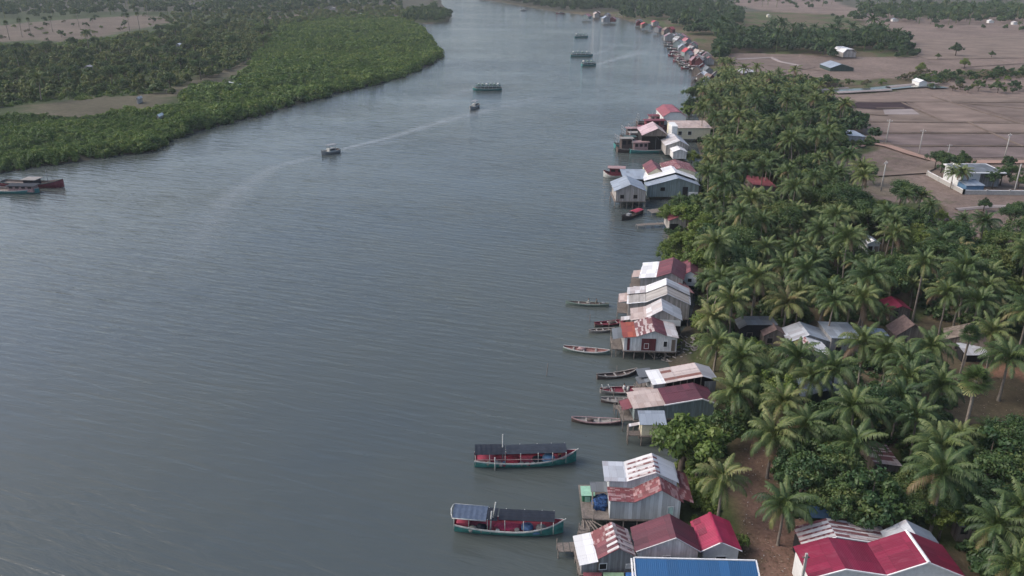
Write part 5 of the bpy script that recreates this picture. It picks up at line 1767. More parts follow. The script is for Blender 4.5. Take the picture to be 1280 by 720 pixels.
launch('dark motor boat with grey canopy trailing a long wake', 424, 190, 402, 194, B_STEEL, 2.8, .9)
launch('small motor boat turned nearly bow on in mid river', 597, 133, 588, 138, B_STEEL, 2.8, 1.0, B_STEEL, (-.3, .1))
launch('lone tiny motor boat at the river mouth', 658, 13.5, 650, 13.5, B_STEEL, 2.6, .9, B_WHITE)


def ferry(label, u0, v0, u1, v1, n, outer, B=4.2, white=True):
    """passenger boat: low hull, open saloon on posts under a long roof, deck house on top"""
    r, L = boat_root('passenger_boat', label, u0, v0, u1, v1, cat='boat', group='passenger boats on the river')
    hull(r, L, B, 1.0, .5, .2, outer, B_WHITE, B_IN, None, .5, .8, 16, .4)
    MB().box(-L * .45, L * .36, -B * .33, B * .33, .6, 1.4).build('saloon', B_TEAL2, r)
    for i in range(n):
        x = -L * .44 + L * .80 * i / (n - 1)
        for s in (-1, 1): MB().tube([(x, s * B * .4, .9), (x, s * B * .4, 2.2)], .09, 5).build('post', B_WHITE, r)
    MB().slab([(-L * .47, -B * .45, 2.35), (L * .40, -B * .45, 2.35), (L * .40, B * .45, 2.35), (-L * .47, B * .45, 2.35)], .16).build('roof', B_TEAL2, r)
    for i in range(n - 1):
        x = -L * .40 + L * .80 * i / (n - 1)
        MB().box(x, x + L * .05, -B * .3, B * .3, 2.36, 3.1).build('locker', B_GRN2 if i % 3 else B_WHITE, r)
    return r, L


ferry('largest passenger boat, its roof crowded with pale lockers, in mid river', 627, 112.5, 591, 113, 7, B_TEAL, 5)
ferry('passenger boat leading the wake towards the far settlement', 727, 82.5, 745, 82, 4, B_TEAL)
ferry('long passenger boat just ahead of the wake', 713, 70.5, 741, 70.5, 5, B_TEAL)
ferry('farthest passenger boat on the hazy river', 718, 47, 735, 47, 4, B_TEAL)
# small boats moored at the far settlement
q = random.Random(9)
for i, (u, v) in enumerate([(846, 77), (851, 79), (858, 78), (866, 88), (870, 93), (835, 58), (842, 66), (826, 42), (700, 17), (839, 62), (846, 71), (853, 82), (862, 84), (876, 98), (848, 74), (836, 52), (774, 21), (814, 33), (840, 70), (872, 101), (856, 86)]):
    launch('small dark boat moored before the far settlement', u + 5, v, u - 5, v + q.uniform(-1, 1), B_DKW if i % 2 else B_MAR, 2.6, .8, B_PINK, group='small boats moored at the far settlement')

# --- people
def person(label, loc, rz, shirt, trousers, pose='stand', skin=(.30, .17, .11)):
    o = empty('person', loc, rz, label, 'person')
    sit = pose == 'sit'
    hp = .48 if sit else .92
    J = {'pel': (0, 0, hp), 'che': (.04, 0, hp + .36), 'nek': (.04, 0, hp + .56), 'hed': (.07, 0, hp + .72)}
    if sit: legs = [((.0, s * .10, hp - .02), (.42, s * .14, hp + .02), (.46, s * .12, .05), (.60, s * .12, .03)) for s in (-1, 1)]
    else: legs = [((.0, s * .10, hp - .05), (.03, s * .12, .48), (.0, s * .12, .07), (.16, s * .13, .04)) for s in (-1, 1)]
    if sit: arms = [((.05, s * .19, hp + .48), (.16, s * .27, hp + .24), (.36, s * .17, hp + .14), (.44, s * .14, hp + .12)) for s in (-1, 1)]
    else: arms = [((.04, s * .19, hp + .48), (.0, s * .26, hp + .20), (.10, s * .25, hp - .04), (.13, s * .24, hp - .14)) for s in (-1, 1)]
    verts, edges, rad = [], [], []
    def chain(pts, rs, root=None):
        prev = root
        for p, r_ in zip(pts, rs):
            verts.append(p); rad.append(r_)
            if prev is not None: edges.append((prev, len(verts) - 1))
            prev = len(verts) - 1
        return prev
    chain([J['pel'], J['che'], J['nek'], (.06, 0, hp + .66), J['hed'], (.07, 0, hp + .84)], [.145, .155, .06, .085, .105, .07])
    for lg in legs: chain(lg, [.09, .065, .045, .04], 0)
    for ar in arms: chain(ar, [.06, .045, .035, .03], 1)
    me = bpy.data.meshes.new('body'); me.from_pydata(verts, edges, [])
    b = link_mesh('body', me, o)
    md = b.modifiers.new('skin', 'SKIN'); md.use_smooth_shade = True
    for i, v in enumerate(me.skin_vertices[0].data): v.radius = (rad[i], rad[i])
    me.skin_vertices[0].data[0].use_root = True
    b.modifiers.new('sub', 'SUBSURF').levels = 1; b.modifiers['sub'].render_levels = 1
    t = NT('person clothes and skin')
    sx = t.n('SeparateXYZ'); t.l(t.n('TexCoord').outputs['Object'], sx.inputs[0])
    z = sx.outputs[2]; ay = t.math('ABSOLUTE', sx.outputs[1])
    up = t.math('GREATER_THAN', z, hp - .02); neck = t.math('GREATER_THAN', z, hp + .57)
    hair = t.math('GREATER_THAN', z, hp + .80)
    c = t.mix(up, trousers, shirt); c = t.mix(neck, c, skin); c = t.mix(hair, c, (.015, .012, .01))
    fore = t.math('MULTIPLY', t.math('GREATER_THAN', ay, .22), t.math('LESS_THAN', z, hp + .26))
    c = t.mix(fore, c, skin)
    t.pbr(c, .8)
    me.materials.append(t.m)
    h_ = MB().blob((.045, 0, hp + .80), (.105, .10, .085), 0, 2, 9, 5, .05).build('hair', m_plain('black hair', (.015, .013, .012)), o)
    return o


r, L = BOAT1
person('person in an orange top standing near the bow under the canopy edge', at_boat(r, L * .335, -.35, .52), r.rotation_euler.z - 1.2, (.50, .27, .14), (.05, .05, .07))
r, L = S1
person('person in dark clothes seated towards the stern of the grey green boat', at_boat(r, -L * .22, 0, .10), r.rotation_euler.z, (.10, .11, .10), (.05, .05, .05), 'sit')
person('person in a pale shirt seated amidships in the grey green boat', at_boat(r, -L * .04, .1, .10), r.rotation_euler.z, (.42, .42, .38), (.08, .08, .09), 'sit')
r, L = S6
person('person in a white shirt seated in the large grey boat', at_boat(r, -L * .05, 0, .10), r.rotation_euler.z + .6, (.50, .50, .50), (.06, .06, .08), 'sit')
# ================================================================== planting
LAB_P = 'feathery green coconut palm'
PATHXY = np.array([P(u, v, LAND)[:2] for u, v in DIRT_PATH[:7]])


def palm_at(u, v, h, label=None, vi=None, group='coconut palms of the riverside grove', s=None):
    """crown heart at pixel (u, v), h metres above the ground"""
    if vi is None: vi = min(range(len(PALMS)), key=lambda i: abs(PALM_H[i] - h) + .3 * random.random())
    s = h / PALM_H[vi] if s is None else s
    a = P(u, v, LAND + PALM_H[vi] * s)
    plant('coconut_palm', PALMS[vi], a.x, a.y, LAND, s, random.uniform(0, 6.28), label or LAB_P + ' in the dense riverside grove', 'palm tree', group)
    return a


placed = []
for u, v, h, vi, lab in (
        (904, 600, 5.4, 3, 'coconut palm with drooping yellow fronds beside the dirt path and corrugated hall'),
        (980, 632, 5.2, 3, 'short coconut palm with bare dark trunk standing in the dirt path'),
        (1180, 600, 8.0, 4, 'coconut palm behind the silver gable near the big crimson roof'),
        (1250, 664, 6.5, 1, 'yellowish coconut palm in the bottom corner with a pale dead frond'),
        (1278, 640, 7.5, 0, 'coconut palm at the edge of the picture above the yellowish corner palm'),
        (1268, 708, 5.0, 3, 'low coconut palm cut by the bottom corner'),
        (984, 508, 7.0, 1, 'big arching yellow green coconut palm over the middle of the dirt path'),
        (966, 545, 6.0, 3, 'coconut palm with wide fronds where the dirt path enters the grove'),
        (1048, 462, 7.5, 4, 'dark coconut palm with thin trunk before the wide pale grey roof'),
        (1000, 446, 7.5, 1, 'coconut palm leaning over the patched silver and rusty roof'),
        (1124, 500, 6.5, 4, 'coconut palm with radiating drooping fronds in the dense grove'),
        (896, 432, 4.4, 6, 'small coconut palm beside the shore clearing'),
        (917, 376, 7.2, 1, 'coconut palm with pale trunk before the low grey roofed house'),
        (984, 380, 6.2, 3, 'coconut palm with upright fronds behind the brown roofed hut'),
        (1040, 380, 7.4, 0, 'coconut palm standing just behind the boxy grey metal house'),
        (1086, 378, 7.6, 4, 'dark coconut palm behind the blue grey shed roof'),
        (1156, 328, 11.0, 5, 'tall slim coconut palm with a long bare white trunk'),
        (917, 492, 6.0, 3, 'dark bushy coconut palm behind the open sided house'),
        (950, 470, 5.5, 3, None), (1112, 440, 7.5, 0, None), (1160, 436, 7.0, 1, None), (1082, 434, 7.5, 4, None), (1132, 474, 7.0, 1, None), (1177, 560, 6.0, 3, 'coconut palm with pale stalks below the sugar palm'),
        (1070, 556, 6.0, 3, 'coconut palm emerging from the dark broadleaf mass'), (1205, 352, 8.5, 0, None), (1235, 360, 8.0, 2, None), (945, 350, 9.0, 0, None), (1010, 340, 9.0, 2, None), (908, 232, 10, 2, 'tall coconut palm rising above the green shore trees'),
        (940, 250, 9.0, 0, None), (1245, 420, 7.0, 1, None), (1262, 450, 6.5, 3, None), (1010, 470, 6.5, 1, None), (1150, 520, 6.5, 1, None), (1095, 520, 6.5, 0, None), (1168, 480, 7, 4, None)):
    a = palm_at(u, v, h, lab, vi)
    placed.append((a.x, a.y, 2.6))

for i, (u, v, k, lab) in enumerate(((1222, 478, 0, 'round headed sugar palm with a pale trunk at the edge of the bare yard'), (1213, 416, 0, 'round headed sugar palm behind the thatched farmhouse'))):
    a = P(u, v, LAND + (10.3, 12.3)[k]) if i == 0 else P(u, v, LAND + 8)
    o = plant('sugar_palm', SUGAR[k], a.x, a.y, LAND, 1.0 if i == 0 else .75, i * 2.0, lab, 'palm tree', 'sugar palms')
    placed.append((a.x, a.y, 2.0))


def tree_at(u, v, h, r, sets, dims, mat_label, label, kind='broadleaf_tree', group='broadleaf trees of the riverside grove', vi=None):
    vi = random.randrange(len(sets)) if vi is None else vi
    s = h / dims[vi][0]
    a = P(u, v, LAND + h * .62)
    plant(kind, sets[vi], a.x, a.y, min(LAND, land_z(a.x, a.y)), s, random.uniform(0, 6.28), label, 'tree', group)
    placed.append((a.x, a.y, r * .7))


for u, v, h, sets, dims, lab in (
        (858, 543, 8.4, LIGHTS, LIGHT_R, 'bright yellow green tree hiding the corner of the tan and maroon roof'),
        (872, 572, 5.0, LIGHTS, LIGHT_R, 'lower bright green tree behind the corrugated hall'),
        (1005, 592, 8.0, TREES, TREE_R, 'dense dark green tree beside the dirt path'),
        (1045, 585, 8.5, TREES, TREE_R, 'wide dark green tree in the middle of the dark mass behind crimson roofs'),
        (1090, 618, 8.0, TREES, TREE_R, 'deep green tree between the slatted shed and the silver gable'),
        (1050, 630, 6.5, TREES, TREE_R, 'shaded dark green tree just behind the rust striped roof'),
        (1240, 565, 8.0, TREES, TREE_R, None), (1268, 600, 8.5, TREES, TREE_R, None), (1215, 620, 7.0, TREES, TREE_R, None), (1270, 550, 7.5, TREES, TREE_R, None), (1140, 640, 5.5, TREES, TREE_R, None), (1180, 650, 4.5, LIGHTS, LIGHT_R, None), (1205, 640, 5, TREES, TREE_R, None),
        (940, 432, 3.6, LIGHTS, LIGHT_R, 'rounded bright green tree before the low grey roofed house'), (928, 437, 3.0, LIGHTS, LIGHT_R, None),
        (838, 297, 6.0, LIGHTS, LIGHT_R, 'bright green shore tree leaning over the water below the brown hut'), (852, 293, 6.5, LIGHTS, LIGHT_R, None), (868, 298, 6.5, LIGHTS, LIGHT_R, None), (846, 312, 5, LIGHTS, LIGHT_R, None), (838, 262, 6.0, LIGHTS, LIGHT_R, 'green shore tree beside the grey roofed warehouse'), (850, 258, 6.5, TREES, TREE_R, None), (862, 268, 7, LIGHTS, LIGHT_R, None), (880, 280, 7, LIGHTS, LIGHT_R, None), (872, 320, 6, LIGHTS, LIGHT_R, None),
        (867, 112, 9, TREES, TREE_R, 'dark round tree alone on the bank past the far settlement'), (864, 122, 7, TREES, TREE_R, None), (874, 106, 7, TREES, TREE_R, None), (862, 130, 6, LIGHTS, LIGHT_R, None), (866, 185, 5, LIGHTS, LIGHT_R, None), (876, 208, 6, TREES, TREE_R, None),
        (1085, 213, 6.5, TREES, TREE_R, 'lone round dark tree in the bare plot by the track'), (1265, 270, 6, TREES, TREE_R, None), (1272, 262, 6.5, TREES, TREE_R, None),
        (1060, 490, 5, TREES, TREE_R, None), (1030, 520, 5.5, TREES, TREE_R, None), (1060, 525, 5, LIGHTS, LIGHT_R, None), (896, 690, 2.0, LIGHTS, LIGHT_R, None)):
    if v == 690: u, v = 929, 676
    tree_at(u, v, h, 3, sets, dims, '', lab or 'leafy green tree among the coconut palms')
tree_at(1172, 284, 5.0, 2.5, [(TREES[2][0], array_mesh('tree_crown', *leaf_clumps(np.random.default_rng(5), np.random.default_rng(6).normal(0, 1.1, (40, 3)) * np.array([1, 1, .6]) + np.array([0, 0, 4.4]), np.full(40, .8), 60, .24, np.full(40, .4))[:2], M_PURP))], [(6, 3)], '', 'purple flowering tree at the edge of the grove')


def scatter(poly, spacing, seed, n_try=9000):
    pp = pixpoly(poly)
    lo, hi = pp.min(0), pp.max(0)
    rg = np.random.default_rng(seed)
    area = abs(np.sum(pp[:, 0] * np.roll(pp[:, 1], -1) - pp[:, 1] * np.roll(pp[:, 0], -1))) / 2
    n = int((hi - lo).prod() / spacing ** 2 * 6)
    n = min(n, 60000)
    xy = rg.uniform(lo, hi, (n, 2))
    xy = xy[inside(xy[:, 0], xy[:, 1], pp)]
    xy = xy[shore_sd(xy[:, 0], xy[:, 1]) > 1.5]
    cell = {}
    out = []
    for x, y in xy:
        c = (int(x // spacing), int(y // spacing))
        if any((x - a) ** 2 + (y - b) ** 2 < spacing ** 2 for i in (-1, 0, 1) for j in (-1, 0, 1) for (a, b) in cell.get((c[0] + i, c[1] + j), ())): continue
        cell.setdefault(c, []).append((x, y)); out.append((x, y))
    return out


GROVE = [(872, 112), (905, 96), (1000, 112), (1045, 140), (1075, 160), (1095, 180), (1050, 192), (1038, 200), (1036, 235), (1050, 252), (1110, 266), (1160, 272), (1180, 290), (1185, 306), (1240, 318), (1400, 330), (1500, 420), (1450, 560), (1330, 800),
         (1215, 790), (1205, 660), (1110, 660), (1000, 660), (985, 610), (945, 575), (895, 575), (880, 540), (900, 520), (896, 470), (888, 452), (874, 400), (872, 340), (830, 306), (845, 256), (868, 232), (872, 200), (862, 180), (868, 150), (862, 130)]
KEEP.append((1141, 332, 1160, 396, P(1147, 394, LAND).y))
for (u0, v0, u1, v1) in ((1186, 418, 1300, 476), (1200, 470, 1290, 520)): KEEP.append((u0, v0, u1, v1, 9999))
# open strips of the dirt path stay visible
for (u0, v0, u1, v1) in ((936, 575, 962, 600), (932, 600, 966, 660), (940, 655, 1000, 720)): KEEP.append((u0, v0, u1, v1, 9999))
pts = scatter(GROVE, 3.4, 3)
pts.sort(key=lambda p: p[1])
np_, nt_, ns_ = len([1 for o in bpy.data.objects if o.name.startswith('coconut_palm')]), len([1 for o in bpy.data.objects if o.name.startswith('broadleaf_tree')]), 0
rest_palm = []
rest_tree = []
q = random.Random(77)
for x, y in pts:
    if any((x - a) ** 2 + (y - b) ** 2 < r * r for a, b, r in placed): continue
    dpx = dist_line(np.array([x]), np.array([y]), PATHXY)[0]
    if dpx < 3.2: continue
    u, v, d = proj(x, y, LAND)
    if v > 900 or u > 1400: continue
    pn = .55 if v < 470 else .36
    if wob(np.array([x]), np.array([y]), .05, 31)[0] > .35: pn *= .45
    if q.random() < pn:
        vi = q.choice([0, 1, 2, 3, 4, 0, 2, 5] if y > 150 else [0, 1, 3, 3, 4, 6])
        s = q.uniform(.58, 1.05)
        if not allowed(x, y, LAND, PALM_H[vi] * s, 4.2 * s):
            vi, s = 6, .7
            if not allowed(x, y, LAND, 2.6, 2.8): continue
        if np_ < 300:
            plant('coconut_palm', PALMS[vi], x, y, LAND, s, q.uniform(0, 6.28), LAB_P + ' in the dense riverside grove', 'palm tree', 'coconut palms of the riverside grove', q.uniform(-.16, .16)); np_ += 1
        else: rest_palm.append((x, y, vi, s, q.uniform(0, 6.28)))
    else:
        lt = q.random() < .34
        sets, dims = (LIGHTS, LIGHT_R) if lt else (TREES, TREE_R)
        vi = q.randrange(len(sets)); s = q.uniform(.7, 1.0)
        if not allowed(x, y, LAND, dims[vi][0] * s * .65, dims[vi][1] * s, .9):
            s *= .5
            if not allowed(x, y, LAND, dims[vi][0] * s * .65, dims[vi][1] * s, .9):
                if allowed(x, y, LAND, 1.4, 1.4, .9) and ns_ < 120:
                    plant('shrub', SHRUBS[q.randrange(4)], x, y, LAND, q.uniform(.7, 1.1), q.uniform(0, 6.28), 'low leafy shrub growing between houses in the grove', 'shrub', 'shrubs of the grove'); ns_ += 1
                continue
        if nt_ < 236:
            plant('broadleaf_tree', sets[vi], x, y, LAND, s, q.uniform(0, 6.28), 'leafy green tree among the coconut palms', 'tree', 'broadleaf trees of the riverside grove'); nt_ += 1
        else: rest_tree.append((x, y, vi, s, q.uniform(0, 6.28), lt))


def stuff_mesh(name, items, mat, kind_='stuff'):
    """items: (V, Q, T template, x, y, z, scale, rz) merged into ONE object"""
    Vs, Qs, Ts = [], [], []
    n = 0
    for (V, Q, T, x, y, z, s, a, dt) in items:
        c, s_ = math.cos(a), math.sin(a)
        W = V * s
        W = np.stack([W[:, 0] * c - W[:, 1] * s_ + x, W[:, 0] * s_ + W[:, 1] * c + y, W[:, 2] + z], 1)
        Vs.append(W.astype(np.float32)); Qs.append(Q + n); Ts.append(np.clip(T + dt, 0, 1)); n += len(V)
    if not Vs: return
    me = array_mesh(name, np.concatenate(Vs), np.concatenate(Qs), mat, np.concatenate(Ts))
    tag(link_mesh(name, me), kind=kind_)


def template(seed, r, h, ncl, per, size, base=.45, trunk_=0.0):
    """a bush as leaf clumps on a low dome"""
    rg = np.random.default_rng(seed)
    d = rg.normal(size=(ncl, 3)); d /= np.linalg.norm(d, axis=1)[:, None]; d[:, 2] = np.abs(d[:, 2])
    lump = 1 + .25 * np.sin(3 * np.arctan2(d[:, 1], d[:, 0]) + seed)
    c = d * np.array([r, r, h]) * (.85 * lump[:, None]) * rg.uniform(.7, 1, (ncl, 1)) + np.array([0, 0, trunk_])
    return leaf_clumps(rg, c, np.full(ncl, r * .34), per, size, base + rg.normal(0, .12, ncl) + .12 * (d[:, 2] - .4))  # tint higher on the upper clumps of the dome


FARPALM = []
for s in range(4):
    V, Q, T = palm_crown(60 + s, 16, 4.2, 9, .34, .36)
    tv = []
    V2 = V + np.array([0, 0, 8.5])
    b = len(V2)
    post = np.array([(-.14, -.14, -1), (.14, -.14, -1), (.14, -.14, 8.5), (-.14, -.14, 8.5), (-.14, .14, -1), (.14, .14, -1), (.14, .14, 8.5), (-.14, .14, 8.5)])
    FARPALM.append((np.concatenate([V2, post]), np.concatenate([Q, np.array([(0, 1, 2, 3), (5, 4, 7, 6), (1, 5, 6, 2), (4, 0, 3, 7)]) + b]), np.concatenate([T, np.full(4, .95)])))
FARTREE = []
for s in range(5):
    rg = np.random.default_rng(80 + s)
    V, Q, T = template(80 + s, 3.0, 3.4, 26, 22, .62, .42, 3.2)
    FARTREE.append((V, Q, T))
BUSH = [template(90 + s, 1.9, 1.9, 16, 30, .30, .45, .5) for s in range(6)]

stuff_mesh('palm_grove', [(*FARPALM[vi % 4], x, y, LAND, s, a, q.gauss(0, .07)) for x, y, vi, s, a in rest_palm], M_COCO)
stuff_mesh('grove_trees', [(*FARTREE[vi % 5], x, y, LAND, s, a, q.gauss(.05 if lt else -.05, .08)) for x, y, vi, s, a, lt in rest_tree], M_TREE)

# undergrowth on the floor of the grove
it = []
for x, y in scatter(GROVE, 2.2, 8):
    if dist_line(np.array([x]), np.array([y]), PATHXY)[0] < 2.8 or q.random() < .1: continue
    u, v, d = proj(x, y, LAND)
    if v > 820 or u > 1340: continue
    if not allowed(x, y, LAND, .5, .9, .9): continue
    it.append((*BUSH[q.randrange(6)], x, y, LAND - .5, q.uniform(.5, 1.15), q.uniform(0, 6.28), q.gauss(-.02, .12)))
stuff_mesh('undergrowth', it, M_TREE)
# low weeds at the path edge and shore
it = []
for x, y in scatter([(905, 480), (960, 640), (1000, 650), (985, 720), (930, 720), (930, 660), (925, 600), (890, 520)], 1.7, 12):
    dd = dist_line(np.array([x]), np.array([y]), PATHXY)[0]
    if dd < 2.6 or q.random() < .55 or not allowed(x, y, LAND, .4, .5): continue
    it.append((*BUSH[q.randrange(6)], x, y, LAND - .25, q.uniform(.14, .36), q.uniform(0, 6.28), q.gauss(.1, .12)))
for (u0, v0, u1, v1, n) in ((868, 588, 900, 668, 40), (840, 405, 880, 440, 14), (836, 560, 880, 600, 20)):
    for _ in range(n):
        a = P(q.uniform(u0, u1), q.uniform(v0, v1), LAND)
        if land_z(a.x, a.y) < .3: continue
        it.append((*BUSH[q.randrange(6)], a.x, a.y, land_z(a.x, a.y) - .3, q.uniform(.25, .6), q.uniform(0, 6.28), q.gauss(.15, .1)))
stuff_mesh('weeds', it, M_LIGHT)

# leaf litter and scraps on the bare ground
Vl, Ql, Tl = [], [], []
for (u0, v0, u1, v1, n) in ((925, 560, 1000, 720, 900), (1195, 430, 1280, 530, 500), (870, 385, 905, 450, 250), (890, 450, 945, 560, 350)):
    for _ in range(n):
        a = P(q.uniform(u0, u1), q.uniform(v0, v1), LAND)
        zz = land_z(a.x, a.y)
        if zz < .6: continue
        s, th = q.uniform(.04, .17), q.uniform(0, 3.14)
        c_, s_ = math.cos(th) * s, math.sin(th) * s
        b = len(Vl)
        Vl += [(a.x - c_, a.y - s_, zz + .09), (a.x + s_ * .4, a.y - c_ * .4, zz + .11), (a.x + c_, a.y + s_, zz + .09), (a.x - s_ * .4, a.y + c_ * .4, zz + .13)]
        Ql.append((b, b + 1, b + 2, b + 3)); Tl.append(q.random())
M_LIT = m_leaf('fallen leaves', [(0, (.06, .045, .03)), (.5, (.15, .11, .07)), (.85, (.28, .22, .16)), (1, (.45, .44, .42))], 0, 0)
tag(link_mesh('leaf_litter', array_mesh('leaf_litter', np.array(Vl), np.array(Ql), M_LIT, np.array(Tl))), kind='stuff')

# ------- mangrove of the left bank: one unbroken thicket
MANG = [(-260, 268), (-120, 240), (0, 217), (60, 206), (130, 197), (196, 188), (208, 177), (260, 160), (300, 150), (350, 136), (420, 116), (470, 106), (512, 92), (548, 72), (550, 64), (538, 50), (528, 38), (505, 27), (450, 22), (400, 26), (340, 40), (320, 70), (310, 95), (270, 108), (230, 122), (240, 135), (180, 145), (100, 152), (20, 152), (-120, 165), (-300, 185)]
mp = pixpoly(MANG, 0)
lo, hi = mp.min(0), mp.max(0)
rg = np.random.default_rng(4)
it = []
def mang_pts(y0, y1, sp):
    n = int((hi[0] - lo[0]) * (y1 - y0) / sp ** 2 * 1.5)
    xy = rg.uniform((lo[0], y0), (hi[0], y1), (n, 2))
    xy = xy[inside(xy[:, 0], xy[:, 1], mp)]
    u, v, d = proj(xy[:, 0], xy[:, 1], 1.0)
    return xy[(u > -60) & (u < 600)]
BUSH_N = [template(100 + s, 2.1, 2.0, 24, 56, .20, .45, .5) for s in range(5)]
BUSH_F = [template(110 + s, 2.8, 2.3, 22, 26, .36, .48, .4) for s in range(5)]
for y0, y1, sp, tp in ((lo[1], 330, 2.0, BUSH_N), (330, 520, 2.9, BUSH_F), (520, hi[1], 4.0, BUSH_F)):
    P2 = mang_pts(y0, y1, sp)
    sdv = shore_sd(P2[:, 0], P2[:, 1])
    cl = wob(P2[:, 0], P2[:, 1], .05, 41); c2 = wob(P2[:, 0], P2[:, 1], .16, 42)
    for (x, y), s_, c_, d_ in zip(P2, sdv, cl, c2):
        if s_ < -.8: continue
        if not allowed(x, y, 0, 1.5, 1.5) : continue
        sz = q.uniform(.5, 1.25) * (1.0 + .25 * d_) * (1.15 if s_ < 6 else 1.0)
        if c_ > .35 and s_ > 4: sz *= 1.3
        if c_ > .9 and s_ > 25 and q.random() < .6: continue
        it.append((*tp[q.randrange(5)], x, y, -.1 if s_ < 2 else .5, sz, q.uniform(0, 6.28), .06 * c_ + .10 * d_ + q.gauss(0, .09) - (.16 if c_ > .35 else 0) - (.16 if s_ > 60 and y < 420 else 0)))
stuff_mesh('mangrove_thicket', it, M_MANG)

# ------- trees one can tell apart on the left bank
LEFT_T = [(-80, 70), (0, 62), (60, 62), (120, 60), (170, 46), (230, 40), (300, 32), (345, 36), (330, 60), (300, 82), (265, 98), (225, 108), (215, 118), (170, 118), (100, 122), (40, 128), (-40, 140), (-100, 140)]
lt = scatter(LEFT_T, 6.0, 15); q.shuffle(lt)
rest_left = lt[80:]
for i, (x, y) in enumerate(lt[:80]):
    if not allowed(x, y, LAND, 4, 2.5): continue
    if q.random() < .16:
        vi = q.randrange(6); s = q.uniform(.9, 1.2)
        plant('coconut_palm_far', PALMS[vi], x, y, LAND, s, q.uniform(0, 6.28), 'coconut palm standing among the dark left bank trees', 'palm tree', 'palms of the left bank grove').name = 'coconut_palm'
    elif nt_ < 300:
        vi = q.randrange(5); s = q.uniform(.75, 1.15)
        plant('broadleaf_tree', TREES[vi], x, y, LAND, s, q.uniform(0, 6.28), 'dark leafy tree in the left bank grove', 'tree', 'trees of the left bank grove'); nt_ += 1
for (u, v, h, lab) in ((12, 50, 12, None), (28, 46, 12, None), (39, 44, 10, None), (66, 40, 11, None), (99, 34, 11, None), (162, 38, 12, None), (175, 38, 11, None), (36, 12, 12, None), (185, 22, 12, None), (256, 8, 13, None)):
    a = P(u, v, LAND)
    plant('sugar_palm', SUGAR[u % 2], a.x, a.y, LAND, h / 11.0, u, 'sugar palm standing in the far brown field of the left bank', 'palm tree', 'sugar palms of the far left field')
it = []
for x, y in rest_left + scatter([(230, 40), (340, 34), (430, 24), (520, 26), (520, 12), (420, 6), (300, 14), (200, 22)], 9, 19):
    if not allowed(x, y, LAND, 4, 2.5): continue
    it.append((*FARTREE[q.randrange(5)], x, y, LAND - 1.5, q.uniform(.6, 1.1), q.uniform(0, 6.28), q.gauss(.24, .16)))
stuff_mesh('left_bank_woods', it, M_TREE)
it = []
for x, y in scatter([(-120, 60), (60, 55), (180, 42), (300, 28), (520, 8), (520, 30), (340, 42), (320, 80), (240, 118), (110, 126), (30, 132), (-120, 150)], 3.4, 20):
    if not allowed(x, y, LAND, 1, 1.5): continue
    if wob(np.array([x]), np.array([y]), .06, 55)[0] > .6 or inside(np.array([x]), np.array([y]), pixpoly(LFIELD_POLYS[1]))[0]: continue
    it.append((*BUSH_F[q.randrange(5)], x, y, LAND - .9, q.uniform(.5, 1.0), q.uniform(0, 6.28), q.gauss(.06, .14)))
stuff_mesh('left_bank_scrub', it, M_MANG)
for x, y in scatter(LFIELD_POLYS[0], 17, 71):
    if q.random() < .55 and allowed(x, y, LAND, 2, 2): plant('shrub', SHRUBS[q.randrange(4)], x, y, LAND, q.uniform(1.0, 2.0), q.uniform(0, 6.28), 'round bush dotted over the far brown field of the left bank', 'shrub', 'bushes in the far left field')
# the little wooded spit at the mouth
for x, y in scatter([(505, 24), (512, 18), (540, 14), (562, 20), (563, 27), (535, 30), (515, 28)], 7, 5):
    if nt_ < 300: plant('broadleaf_tree', TREES[q.randrange(5)], x, y, LAND, q.uniform(.8, 1.1), q.uniform(0, 6.28), 'dark tree on the small spit at the river mouth', 'tree', 'trees on the spit'); nt_ += 1

# ------- garden and field trees on the right
for u, v, h, k in ((1168, 212, 6, 0), (1176, 216, 6.5, 0), (1184, 222, 6, 0), (1194, 226, 5, 1), (1200, 214, 6, 0), (1240, 236, 5, 0), (1250, 232, 5.5, 0), (1262, 228, 5.5, 0), (1258, 214, 5, 0), (1272, 236, 4.5, 0)):
    a = P(u, v, LAND); vi = q.randrange(5 if k == 0 else 3)
    sets, dims = (TREES, TREE_R) if k == 0 else (LIGHTS, LIGHT_R)
    plant('garden_tree', sets[vi], a.x, a.y, LAND, h / dims[vi][0], q.uniform(0, 6.28), 'dark garden tree inside the concrete wall of the field house', 'tree', 'garden trees round the field house')
for u, v, h in ((1188, 236, 5.5), (1198, 238, 6.0)):
    a = P(u, v, LAND)
    plant('coconut_palm', PALMS[3], a.x, a.y, LAND, h / 5.6 * .8, u, 'young coconut palm inside the walled garden', 'palm tree', 'garden palms')
for u, v, h, lab in ((1194, 70, 8, 'lone round tree in the far brown field'), (1239, 72, 4, 'small dark bush tree far out in the brown field'), (1172, 74, 3.5, 'low dark bush near the lone round field tree'), (1229, 264, 3.4, 'little bare bush on the field bank')):
    a = P(u, v, LAND)
    plant('field_tree', TREES[2], a.x, a.y, LAND, h / 6, q.uniform(0, 6.28), lab, 'tree')
ns2 = 0
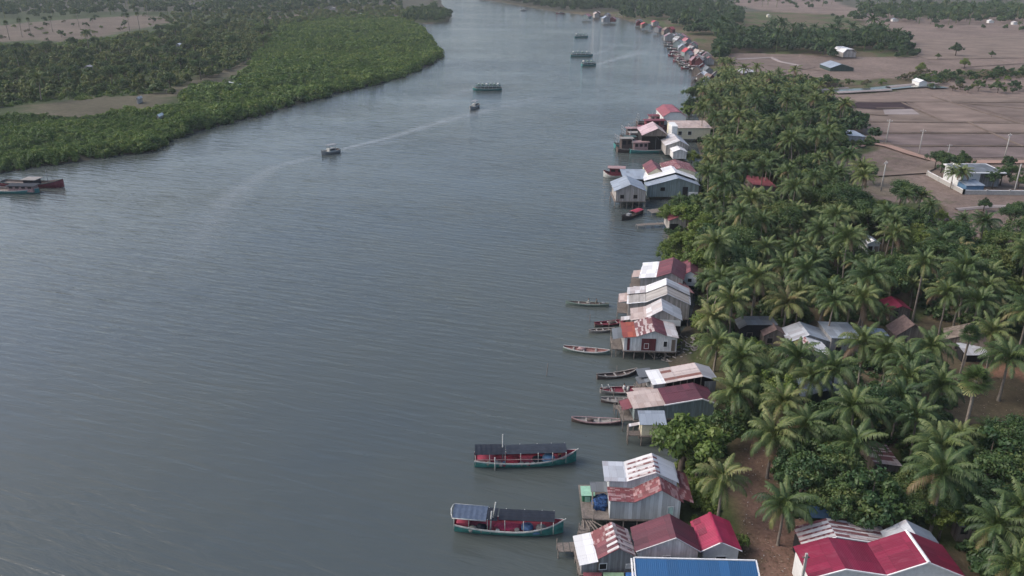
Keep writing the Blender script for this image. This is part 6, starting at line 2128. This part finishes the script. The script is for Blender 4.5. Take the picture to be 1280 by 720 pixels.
for poly, sp in (([(905, 100), (960, 97), (1040, 103), (1060, 108), (1010, 113), (960, 110), (895, 112), (888, 95)], 3.6), ([(1120, 100), (1145, 92), (1180, 97), (1240, 90), (1400, 84), (1400, 95), (1260, 101), (1200, 104), (1165, 108)], 3.9), ([(1160, 110), (1240, 108), (1330, 112), (1330, 117), (1180, 116)], 6.5), ([(1015, 106), (1060, 104), (1120, 103), (1120, 106), (1050, 110), (1015, 111)], 6)):
    for x, y in scatter(poly, sp, 33):
        if ns2 < 260 and allowed(x, y, LAND, 1.5, 1.5):
            plant('shrub', SHRUBS[q.randrange(4)], x, y, LAND, q.uniform(.8, 1.9), q.uniform(0, 6.28), 'green bush in the hedge along the canal', 'shrub', 'bushes along the canal'); ns2 += 1
for u, v in ((1205, 86), (1150, 92)):
    a = P(u, v, LAND); plant('broadleaf_tree', LIGHTS[0], a.x, a.y, LAND, .9, u, 'bright green tree rising from the canal hedge', 'tree', 'canal hedge trees')

# ------- far woods that read as masses
it = []
def wood(poly, sp, seed, hmin, hmax, palm=.12, prob=1.0):
    for x, y in scatter(poly, sp, seed):
        if q.random() > prob: continue
        if not allowed(x, y, LAND, 5, 3): continue
        s = q.uniform(hmin, hmax)
        if q.random() < palm: it.append((*FARPALM[q.randrange(4)], x, y, LAND, s * 1.1, q.uniform(0, 6.28), q.gauss(0, .08)))
        else: it.append((*FARTREE[q.randrange(5)], x, y, LAND - .6, s, q.uniform(0, 6.28), q.gauss(0, .11)))
wood([(868, 66), (852, 46), (870, 40), (930, 44), (1000, 48), (1060, 50), (1085, 48), (1128, 54), (1140, 64), (1125, 70), (1060, 62), (1040, 74), (1000, 67), (940, 66), (912, 66), (894, 84), (884, 90)], 5.5, 51, .9, 1.5)
wood([(1120, 68), (1140, 62), (1150, 72), (1120, 74)], 5, 58, .5, .8)
wood([(850, 44), (800, 30), (740, 18), (690, 12), (640, 6), (600, -3), (700, -8), (830, -4), (880, 6), (915, 14), (930, 28), (915, 42)], 8.5, 52, .9, 1.5)
stuff_mesh('riverside_woods', it, M_TREE)
it = []
wood([(1060, 30), (1090, 24), (1160, 32), (1240, 30), (1330, 30), (1330, 12), (1240, 8), (1160, 8), (1085, 10)], 10, 53, .9, 1.5, .2)
wood([(505, 25), (512, 16), (540, 12), (563, 19), (564, 27), (536, 30), (515, 28)], 5.5, 59, .7, 1.1, .1)
wood([(1030, 20), (1120, 30), (1130, 38), (1060, 34)], 12, 54, .5, .9, .1, .5)
wood([(1140, 36), (1230, 34), (1300, 36), (1300, 40), (1230, 39)], 9, 57, .5, 1.0, .1, .4)
wood([(-120, 30), (0, 24), (80, 22), (180, 17), (260, 20), (340, 22), (400, 10), (500, 10), (500, -6), (300, -10), (0, -10), (-150, -8)], 11, 55, .9, 1.4, .2)
wood([(920, 6), (960, 10), (1030, 14), (1040, 6), (1090, 2), (1100, -8), (920, -8)], 14, 56, .6, 1.1, .2, .5)
stuff_mesh('far_woods', it, M_TREE)
it = []
# the horizon: wooded plain far beyond
for x, y in zip(rg.uniform(-2400, 2400, 5200), rg.uniform(1120, 3600, 5200)):
    if shore_sd(np.array([x]), np.array([y]))[0] < 12: continue
    it.append((*FARTREE[q.randrange(5)], x, y, LAND - 1, q.uniform(1.4, 2.6), q.uniform(0, 6.28), q.gauss(0, .1)))
stuff_mesh('horizon_woods', it[:3600], M_TREE)
